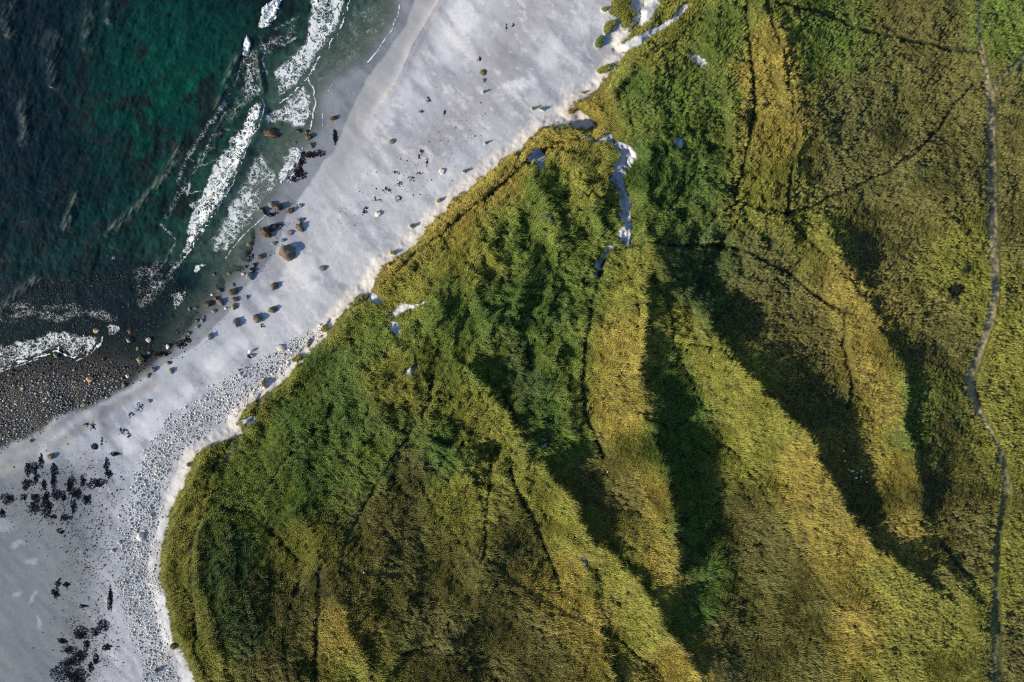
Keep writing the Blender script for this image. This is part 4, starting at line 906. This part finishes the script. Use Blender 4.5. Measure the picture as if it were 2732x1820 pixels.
# dark bed
u = g.uniform(-30, 530, 26000); v = g.uniform(720, 1215, 26000); sdv = poly_sd(u, v, BED); Wv = sample('W', u, v)
r = np.clip(g.lognormal(.42, .42, 26000), .9, 4.6)
dens = ss(-6, 6, sdv + 5 * g.normal(0, 1, 26000)) * np.where(Wv > 0, .75 * ss(-.6, .6, fbm(u / 30, v / 30, 2, 401)) + .08, 1)
dens = np.where((u > 330) & (Wv < 0), dens * .5, dens) * .8
kk = g.uniform(0, 1, 26000) < dens; u, v, r, Wv = u[kk], v[kk], r[kk], Wv[kk]; o_ = pack(u, v, r, 1); u, v, r, Wv = u[o_], v[o_], r[o_], Wv[o_]
dk = np.clip(ss(-75, -10, Wv + 12 * g.normal(0, 1, len(u))) * .95, 0, 1)
bed = dict(u=u, v=v, r=r, c=np.clip(cob_colour(len(u), dk, 2) * 1.0, 0, .7) * np.where(Wv > 2, .3, 1)[:, None], hz=np.where(Wv > 0, .5, .75))
# dry band
u = g.uniform(280, 900, 70000); v = g.uniform(850, 1860, 70000); dd, _, _, hw = seg_dist(u, v, BAND, True)
x = dd / hw; r = np.clip(g.lognormal(.32, .50, 70000), .8, 4.6)
dens = (1 - ss(.55, 1.25, x + .25 * fbm(u / 20, v / 20, 2, 402))) * (.75 + .25 * ss(-.3, .3, fbm((u + v * .2) / 14, v / 50, 3, 403)))
kk = (g.uniform(0, 1, 70000) < dens) & (sample('E', u, v) < -4); u, v, r = u[kk], v[kk], r[kk]; o_ = pack(u, v, r, 2, .72); u, v, r = u[o_], v[o_], r[o_]
cc_ = cob_colour(len(u), np.zeros(len(u)), 3) * 1.35
pd = np.exp(-((u - 660) / 40) ** 2 - ((v - 1000) / 25) ** 2)[:, None]; cc_ = cc_ * (1 - .5 * pd)
band = dict(u=u, v=v, r=r, c=np.clip(cc_, 0, .7), hz=np.full(len(u), .5))
print('cobbles', len(bed['u']), len(band['u']))
def scatter_stones(name, dct, idx, label, cat, seed):
    g = np.random.default_rng(seed); C = []; Fc = []; T = []; off = 0
    uu, vv, rr = dct['u'][idx], dct['v'][idx], dct['r'][idx]; zz = sample('h', uu, vv)
    for n in range(len(uu)):
        k = n % 6; a = g.uniform(0, 6.28); ca, sa = math.cos(a), math.sin(a); r = rr[n] * S; e = g.uniform(.5, 1.0)
        p = small_co[k]; X = p[:, 0] * r; Y = p[:, 1] * r * e; Z = p[:, 2] * r * dct['hz'][idx[n]]
        wx, wy, wz_ = world(uu[n], vv[n], max(zz[n], -r * .35) + r * .22)
        C.append(np.stack([X * ca - Y * sa + wx, X * sa + Y * ca + wy, Z + wz_], -1)); Fc.append(small_fa[k] + off); off += len(p)
        T.append(np.repeat(dct['c'][idx[n]][None], len(p), 0))
    me = bpy.data.meshes.new(name); fill_mesh(me, np.concatenate(C), np.concatenate(Fc), 3); add_attr(me, 'tint', 'FLOAT_COLOR', np.concatenate(T)); me.materials.append(m_cob)
    o = bpy.data.objects.new(name, me); COL.objects.link(o); tag(o, label, cat, kind='stuff')
CM = {}
def cob_mat(c):
    key = tuple(np.round(np.log(np.clip(c, .02, 1)) * 2.5).astype(int))
    if key not in CM:
        m, t, b = new_mat('cobble_stone', .75, .3); q = N(t); tc = q.n('ShaderNodeTexCoord'); n_ = q.noise(tc.outputs['Object'], 3, 4, .7)
        c = [float(x) for x in c]
        q.l(q.mixc(q.rng(n_.outputs[0], .3, .7), tuple(x * .7 for x in c), tuple(min(1, x * 1.25) for x in c)), b.inputs['Base Color']); CM[key] = m
    return CM[key]
cobmesh = {}
inb = lambda d: (d['u'] > 2) & (d['u'] < 2730) & (d['v'] > 2) & (d['v'] < 1818)
for dct, cnt, lb, gp, nm, lab2 in ((bed, 170, 'larger rounded cobble among hundreds in the dark wet stone bed at the left shore', 'cobbles in the dark stone bed', 'dark_bed_cobbles', 'dense dark wet cobbles packed on the stony shore'),
                        (band, 130, 'larger grey cobble among hundreds in the dry pebble band below the dunes', 'cobbles in the dry pebble band', 'pebble_band', 'pale grey pebbles strewn in a long band below the dunes')):
    vis = inb(dct); order = np.argsort(-dct['r'] * vis); big_, rest = order[:cnt], order[cnt:]
    for n in big_:
        c = dct['c'][n]; m = cob_mat(c); k = n % 6; key = (k, m.name)
        if key not in cobmesh: mm = SMALL[k].copy(); mm.materials.append(m); cobmesh[key] = mm
        o = bpy.data.objects.new('cobble', cobmesh[key]); COL.objects.link(o); r = dct['r'][n] * S
        o.location = world(dct['u'][n], dct['v'][n], max(float(sample('h', dct['u'][n], dct['v'][n])), -r * .35) + r * .22); o.scale = (r, r * .85, r * dct['hz'][n]); o.rotation_euler = (0, 0, float(n % 63) / 10)
        tag(o, lb, 'cobble', gp)
    scatter_stones(nm, dct, rest, lab2, 'pebbles', 5)
# loose chips and weed crumbs on the beach
g = np.random.default_rng(21)
def crumbs(name, u, v, r, col, label, cat, flat=.5):
    n = len(u); zz = sample('h', u, v); k = 5; ang = g.uniform(0, 6.28, n); C = []; Fc = []
    th = np.arange(k) / k * 6.283
    rad = r[:, None] * S * g.uniform(.5, 1.2, (n, k)); e = g.uniform(.35, 1, n)[:, None]
    X = rad * np.cos(th); Y = rad * np.sin(th) * e; ca = np.cos(ang)[:, None]; sa = np.sin(ang)[:, None]
    x0, y0, z0 = world(u, v, zz)
    P = np.zeros((n, k + 1, 3)); P[:, :k, 0] = X * ca - Y * sa + x0[:, None]; P[:, :k, 1] = X * sa + Y * ca + y0[:, None]; P[:, :k, 2] = z0[:, None] - .01
    P[:, k, 0] = x0; P[:, k, 1] = y0; P[:, k, 2] = z0 + r * S * flat
    base = np.array([(i, (i + 1) % k, k) for i in range(k)]); Fc = (base[None] + (np.arange(n) * (k + 1))[:, None, None]).reshape(-1, 3)
    me = bpy.data.meshes.new(name); fill_mesh(me, P.reshape(-1, 3), Fc, 3); add_attr(me, 'tint', 'FLOAT_COLOR', np.repeat(col, k + 1, 0)); me.materials.append(m_cob)
    o = bpy.data.objects.new(name, me); COL.objects.link(o); tag(o, label, cat, kind='stuff')
u = g.uniform(0, 1600, 60000); v = g.uniform(0, 1820, 60000)
E_ = sample('E', u, v); W_ = sample('W', u, v); bdist, _, _, bhw = seg_dist(u, v, BAND, True)
bedm = poly_sd(u, v, BED) < 4
dens = bedm * .13 * (E_ < -8) * (W_ < -4) * ss(-.2, .6, fbm(u / 60, v / 60, 3, 404)) + .5 * (1 - ss(1.0, 2.6, bdist / bhw)) * (E_ < -6) * (W_ < -10)
kk = g.uniform(0, 1, len(u)) < dens; u, v = u[kk], v[kk]; r = np.clip(g.lognormal(-.05, .4, len(u)), .5, 2.4)
crumbs('beach_gravel', u, v, r, cob_colour(len(u), np.zeros(len(u)), 31) * .8, 'fine grey gravel scattered over the sand', 'gravel')

# ------------------------------------------------------------------ seaweed
m_weed, t, b = new_mat('seaweed', .85, .12); q = N(t); oi = q.n('ShaderNodeTexCoord'); n_ = q.noise(oi.outputs['Object'], 3, 4, .7)
q.l(q.mixc(q.rng(n_.outputs[0], .35, .65), (.009, .006, .008), (.022, .012, .012)), b.inputs['Base Color'])
ZL = [  # centre, radii, angle of the strands, label, group
]
GA = 'wrack clumps on the lower-left foreshore'; GB = 'wrack clumps at the bottom-left corner'; GC = 'weed along the waterline'; GD = 'weed strands scattered on the open beach'
for r in [(75, 1252, 8, 15), (109, 1230, 6, 14), (92, 1250, 8, 12), (144, 1254, 8, 17), (95, 1277, 8, 11), (72, 1292, 13, 13), (117, 1294, 6, 14), (141, 1284, 8, 18), (186, 1294, 9, 19), (221, 1284, 6, 17), (259, 1290, 19, 13), (64, 1326, 6, 7), (94, 1327, 13, 11), (122, 1327, 10, 19), (147, 1321, 13, 12), (169, 1327, 7, 12), (204, 1317, 15, 11), (231, 1331, 9, 12), (90, 1351, 11, 15), (127, 1351, 13, 20), (194, 1351, 7, 17), (174, 1381, 13, 6), (161, 1419, 10, 6), (283, 1240, 6, 13), (22, 1331, 15, 11), (308, 1211, 13, 5), (253, 1193, 8, 8), (142, 1379, 9, 5), (6, 1370, 9, 9), (291, 1264, 8, 9)]:
    ZL.append(r + (None, GA))
for r in [(147, 1584, 10, 11), (177, 1560, 9, 6), (155, 1555, 8, 8), (294, 1600, 6, 30), (224, 1617, 12, 4), (274, 1671, 13, 11), (217, 1694, 18, 15), (254, 1687, 11, 9), (184, 1734, 16, 9), (211, 1751, 16, 15), (187, 1768, 18, 13), (177, 1795, 32, 24), (207, 1807, 22, 20), (241, 1781, 7, 11), (256, 1761, 8, 13), (231, 1721, 7, 15), (167, 1711, 13, 8), (284, 1727, 11, 9)]:
    ZL.append(r + (None, GB))
for r in [(828, 413, 16, 9, 'large matted red-brown weed patch at the top of the waterline wrack'), (852, 410, 13, 7, 'reddish weed fringe trailing inland from the largest waterline mat'), (806, 409, 11, 6, 'dark weed at the foam edge, seaward end of the waterline mat'), (805, 431, 10, 15, 'dark weed heap below the mat, against the churned foam'), (799, 458, 17, 18, 'thick black weed heap where the foam meets the sand'), (781, 477, 14, 7, 'lowest black weed heap beside the churned foam'), (894, 366, 6, 24, 'thin broken line of red weed on wet sand below the oblong boulder'), (674, 631, 5, 22, 'narrow black weed strand running down to the green-topped boulder'), (659, 676, 17, 20, 'tangled weed patch on wet sand below the green-topped boulder'), (627, 717, 17, 10, 'slanting weed-covered rock mat right of the shallows'), (725, 572, 14, 6, 'weed strand below the foam-ringed boulders'), (591, 754, 10, 17, 'weed floating in the quiet shallows'), (483, 918, 14, 9, 'dark weed heap on the tip of the wet sand'), (430, 944, 22, 8, 'long dark weed bank at the corner of the stone bed'), (500, 905, 8, 8, 'small weed heap above the tip of the wet sand'), (498, 845, 26, 12, 'broad dark weed bed under shallow water by the beach')]:
    ZL.append(r[:4] + (r[4], GC))
for r in [(1056, 459, 9, 4), (1066, 490, 8, 8), (1031, 507, 13, 7), (1097, 476, 9, 7), (1139, 430, 3, 9), (1124, 405, 4, 6), (1117, 419, 3, 4), (1008, 534, 9, 3), (973, 565, 5, 7), (975, 556, 7, 3), (1368, 68, 5, 4), (1279, 159, 4, 8), (1350, 75, 2, 8), (1142, 265, 5, 8), (370, 1088, 9, 9), (348, 1106, 8, 5), (329, 1152, 11, 8), (343, 1163, 5, 5), (230, 1133, 9, 4), (248, 1138, 7, 10), (270, 1180, 2, 9), (1065, 530, 12, 8), (1119, 463, 7, 3), (700, 868, 8, 5), (1124, 298, 6, 3), (1186, 300, 4, 5)]:
    ZL.append(r + (None, GD))
DEF = {GA: 'ragged dark clump of wrack among others on the grey lower-left foreshore', GB: 'dark reddish clump of wrack in the wrack field at the bottom-left corner', GD: 'thin black strand of weed lying on the open pale beach'}
ORD = ['first', 'second', 'third', 'fourth', 'fifth', 'sixth', 'seventh', 'eighth']
def rows(gp, per, what, where):
    it = sorted([i for i, r in enumerate(ZL) if r[5] is gp], key=lambda i: ZL[i][1])
    nr = (len(it) + per - 1) // per
    for a in range(nr):
        row = sorted(it[a * per:(a + 1) * per], key=lambda i: ZL[i][0])
        for b_, i in enumerate(row):
            r = ZL[i]; sh = 'tall narrow' if r[3] > 1.5 * r[2] else 'wide flat' if r[2] > 1.5 * r[3] else 'small' if r[2] * r[3] < 70 else 'chunky'
            ZL[i] = r[:4] + ('%s %s, %s from the left in the %s row down, %s' % (sh, what, ORD[b_], ORD[a], where), gp)
rows(GA, 5, 'dark wrack clump', 'grey foreshore'); rows(GB, 5, 'reddish-black wrack clump', 'bottom-left corner'); rows(GD, 5, 'weed strand', 'open beach')
for n, (u0, v0, rx, ry, lb, gp) in enumerate(ZL):
    rnd = random.Random(900 + n); co = []; fa = []; ox, oy, oz = on_ground(u0, v0)
    thin = gp is GD; lift = .45 if n % 1 == 0 and v0 < 800 and v0 > 700 and gp is GC and u0 < 600 else 0
    rx, ry = rx * 1.15, ry * 1.15; ns = int(8 + rx * ry * (.85 if not thin else .22)); ns = min(ns, 520)
    nz_ = fbm(np.linspace(0, 5, 24) + n * 3.3, np.zeros(24) + n, 2, 8)
    for s_ in range(ns):
        rr = rnd.random() ** .6; th = rnd.uniform(0, 6.283); k_n = 1 + .45 * nz_[int(th / 6.284 * 24)]
        cu_, cv_ = u0 + rr * rx * math.cos(th) * k_n, v0 + rr * ry * math.sin(th) * k_n
        L = rnd.uniform(2, 6) * (1.3 if thin else 1); a = (1.57 if ry > rx else 0) + rnd.gauss(0, .9); wd = rnd.uniform(.35, 1.1) * (.6 if thin else 1); bend = rnd.gauss(0, .5)
        i = len(co); m_ = 4
        for j in range(m_):
            t_ = j / (m_ - 1) - .5; px = cu_ + L * t_ * math.cos(a) - bend * L * t_ * t_ * math.sin(a); py = cv_ + L * t_ * math.sin(a) + bend * L * t_ * t_ * math.cos(a)
            w_ = wd * (1 - (2 * t_) ** 2 * .7); nx, ny = -math.sin(a) * w_, math.cos(a) * w_
            hz_ = .03 + .10 * rnd.random() * (1 - rr)
            for sg in (-1, 0, 1):
                g_ = on_ground(px + nx * sg, py + ny * sg, hz_ * (1 if sg == 0 else .0) + .01 + lift * 0)
                co.append((g_[0] - ox, g_[1] - oy, g_[2] - oz))
            if j: b0 = i + 3 * (j - 1); fa += [(b0, b0 + 1, b0 + 4, b0 + 3), (b0 + 1, b0 + 2, b0 + 5, b0 + 4)]
    me = bpy.data.meshes.new('seaweed_clump'); fill_mesh(me, np.array(co), np.array(fa), 4); me.materials.append(m_weed)
    o = bpy.data.objects.new('seaweed_clump', me); COL.objects.link(o); o.location = (ox, oy, oz)
    tag(o, lb or DEF[gp], 'seaweed', gp)
u = g.uniform(0, 1300, 300000); v = g.uniform(150, 1820, 300000); E_ = sample('E', u, v); W_ = sample('W', u, v)
d1 = 1.0 * np.exp(-((u - 200) / 95) ** 2 - ((v - 1330) / 90) ** 2) + .8 * np.exp(-((u - 255 + (v - 1500) * .05) / 70) ** 2 - ((v - 1500) / 110) ** 2) + 1.2 * np.exp(-((u - 235) / 65) ** 2 - ((v - 1730) / 90) ** 2) + .5 * np.exp(-((u - 60) / 60) ** 2 - ((v - 1330) / 60) ** 2)
d1 = d1 * (.5 + 1.3 * ss(-.2, .5, fbm(u / 12, v / 16, 3, 405))) * (u < 330) + .07 * np.exp(-((v + .72 * (u - 1060) - 480) / 60) ** 2) * (u > 900) + .12 * (1 - ss(8, 26, np.abs(sample('wet', u, v)))) * (u < 800)
kk = (g.uniform(0, 1, len(u)) < d1) & (E_ < -8) & (W_ < -2) & (sample('wet', u, v) < 12); u, v = u[kk], v[kk]; r = np.clip(g.lognormal(.08, .55, len(u)), .5, 4.0)
crumbs('seaweed_fragments', u, v, r, np.tile(np.array([[.016, .011, .013]]), (len(u), 1)), 'small dark crumbs of dried seaweed strewn over grey sand', 'seaweed', .35)
print('crumbs', len(u))

# ------------------------------------------------------------------ the curved pieces of debris, the shrub, the white stones
def debris(path, rad, mat, label):
    co = []; fa = []; m_ = len(path); k = 8; ox, oy, oz = on_ground(*path[0][:2])
    for i, (u, v, h, rr) in enumerate(path):
        p0 = path[max(0, i - 1)]; p1 = path[min(m_ - 1, i + 1)]; a = math.atan2(-(p1[1] - p0[1]), p1[0] - p0[0]); nx, ny = -math.sin(a), math.cos(a)
        x, y, z = on_ground(u, v, h)
        for j in range(k):
            th = j / k * 6.283; co.append((x - ox + nx * math.cos(th) * rr * S * rad, y - oy + ny * math.cos(th) * rr * S * rad, z - oz + math.sin(th) * rr * S * rad * .8))
        if i: fa += [((i - 1) * k + j, (i - 1) * k + (j + 1) % k, i * k + (j + 1) % k, i * k + j) for j in range(k)]
    bm = bmesh.new(); vs = [bm.verts.new(c) for c in co]; [bm.faces.new([vs[q_] for q_ in f]) for f in fa]; bm.faces.new(vs[:k][::-1]); bm.faces.new(vs[-k:]); bm.normal_update()
    me = bpy.data.meshes.new('beach_debris'); bm.to_mesh(me); bm.free()
    for p in me.polygons: p.use_smooth = True
    me.materials.append(mat); o = bpy.data.objects.new('beach_debris', me); COL.objects.link(o); o.location = (ox, oy, oz)
    tag(o, label, 'debris', 'two curved pieces of debris')
mw, t, b = new_mat('white_plastic', .5, .4); b.inputs['Base Color'].default_value = (.80, .80, .78, 1)
mk, t, b = new_mat('black_rubber', .6, .3); b.inputs['Base Color'].default_value = (.008, .009, .011, 1)
debris([(664, 943, .05, 1.6), (664, 940.5, .25, 2.4), (665.5, 938, .4, 2.8), (668, 936.4, .45, 2.6), (670.5, 936, .4, 2.4), (673, 937, .15, 1.6)], 1.25, mw, 'white crescent-shaped piece of debris lying above a black one on the pale beach')
debris([(666, 947, .05, 1.4), (662.5, 948, .25, 2.6), (662, 950, .35, 3.0), (665, 952.5, .4, 2.8), (669, 954, .3, 2.0), (673, 953.6, .05, 1.0)], 1.25, mk, 'black crescent-shaped piece of debris lying below a white one on the pale beach')

m_tw, t, b = new_mat('shrub_twig', .8, .2); b.inputs['Base Color'].default_value = (.11, .10, .085, 1)
m_lf, t, b = new_mat('shrub_leaf', .7, .2); b.inputs['Base Color'].default_value = (.016, .022, .010, 1)
def twigs(n, rx, ry, hh, wd, seed, droop=.4):
    rnd = random.Random(seed); co = []; fa = []
    for _ in range(n):
        a = rnd.uniform(0, 6.283); rr = math.sqrt(rnd.random()); x, y, z = rnd.gauss(0, .12), rnd.gauss(0, .12), 0; ex, ey, ez = rr * rx * math.cos(a), rr * ry * math.sin(a), hh * (1 - droop * rr * rr) * rnd.uniform(.7, 1.1)
        pts = [(x + (ex - x) * t_ + rnd.gauss(0, .06), y + (ey - y) * t_ + rnd.gauss(0, .06), ez * t_ ** .7) for t_ in (0, .35, .7, 1)]
        i = len(co)
        for j, p in enumerate(pts):
            w_ = wd * (1 - j * .26)
            for th in (0, 2.09, 4.19): co.append((p[0] + w_ * math.cos(th), p[1] + w_ * math.sin(th), p[2] + w_ * .4 * math.sin(th)))
            if j:
                for m_ in range(3): fa.append((i + 3 * (j - 1) + m_, i + 3 * (j - 1) + (m_ + 1) % 3, i + 3 * j + (m_ + 1) % 3, i + 3 * j + m_))
    me = bpy.data.meshes.new('branches'); fill_mesh(me, np.array(co), np.array(fa), 4); me.materials.append(m_tw); return me
def leaves(n, rx, ry, hh, sz, seed):
    rnd = random.Random(seed); co = []; fa = []
    for _ in range(n):
        a = rnd.uniform(0, 6.283); rr = math.sqrt(rnd.random()); lob = .75 + .3 * math.sin(3 * a + seed); x, y = rr * rx * lob * math.cos(a), rr * ry * lob * math.sin(a); z = hh * (1 - .5 * rr * rr) * rnd.uniform(.45, 1.05)
        v1 = Vector((rnd.gauss(0, 1), rnd.gauss(0, 1), rnd.gauss(0, .5))).normalized() * sz; v2 = Vector((rnd.gauss(0, 1), rnd.gauss(0, 1), rnd.gauss(0, .5))).normalized() * sz * .6; c = Vector((x, y, z)); i = len(co)
        co += [tuple(c - v1), tuple(c + v2), tuple(c + v1), tuple(c - v2)]; fa.append((i, i + 1, i + 2, i + 3))
    me = bpy.data.meshes.new('foliage'); fill_mesh(me, np.array(co), np.array(fa), 4); me.materials.append(m_lf); return me
for (u0, v0, rx, ry, hh, nl, nt_, lb) in [(2548, 775, 1.9, 1.4, .9, 1500, 60, 'dark wide shrub in a hollow of the golden heath left of the track'), (2527, 797, .6, .7, .9, 60, 70, 'bare grey twiggy bush at the lower left of the dark shrub'),
                                          (2548, 745, .7, .45, .5, 160, 20, 'small dark bush just above the dark wide shrub'), (2572, 722, .6, .9, .6, 240, 20, 'small dark bush between the dark shrub and the pale track, higher up')]:
    o = bpy.data.objects.new('shrub', None); COL.objects.link(o); o.location = on_ground(u0, v0, -.05); tag(o, lb, 'shrub', 'shrubs left of the track')
    for nm, me in (('branches', twigs(nt_, rx, ry, hh * 1.15, .025, int(u0))), ('foliage', leaves(nl, rx, ry, hh, .10, int(v0)))):
        c = bpy.data.objects.new(nm, me); COL.objects.link(c); c.parent = o
wl = [(2249, 1203, 2.2, 'upper lone'), (2253, 1230, 2.4, 'bluish'), (2263, 1252, 2.4, 'leftmost'), (2268, 1257, 2.2, 'dull'), (2273, 1256, 2.6, 'paired'), (2284, 1260, 1.8, 'brightest'), (2296, 1255, 2.4, 'yellowish'), (2282, 1274, 2.8, 'large lower'), (2295, 1271, 2.2, 'right'), (2310, 1285, 2.2, 'lowest')]
for u0, v0, r_, wd in wl:
    boulder(u0, v0, r_, r_ * .8, 'pale', '%s small white stone of the cluster in the dark gully between two golden ridges' % wd, 'white stones in the dark gully', 0, .8, -.6, name='white_stone', cat='stone').location.z += .30
for u0, v0, r_, lb in [(1520, 1606, 3.4, 'elongated white stone on the brown grassy slope near the bottom'), (1496, 1572, 2.0, 'tiny white stone above the elongated one on the brown slope'), (1620, 1258, 2.4, 'white stone alone on the brown slope in the centre right'), (972, 1526, 2.8, 'white stone beside the faint trodden path at lower left of the dunes'), (1146, 1589, 2.0, 'tiny white stone in dark brown heath below the faint path'), (1527, 1788, 2.2, 'tiny white stone in brown grass at the bottom edge')]:
    o = boulder(u0, v0, r_ * .7, r_, 'pale', lb, 'white stones lying in the grass', 0, .8, -.6, name='white_stone', cat='stone'); o.location.z += .30
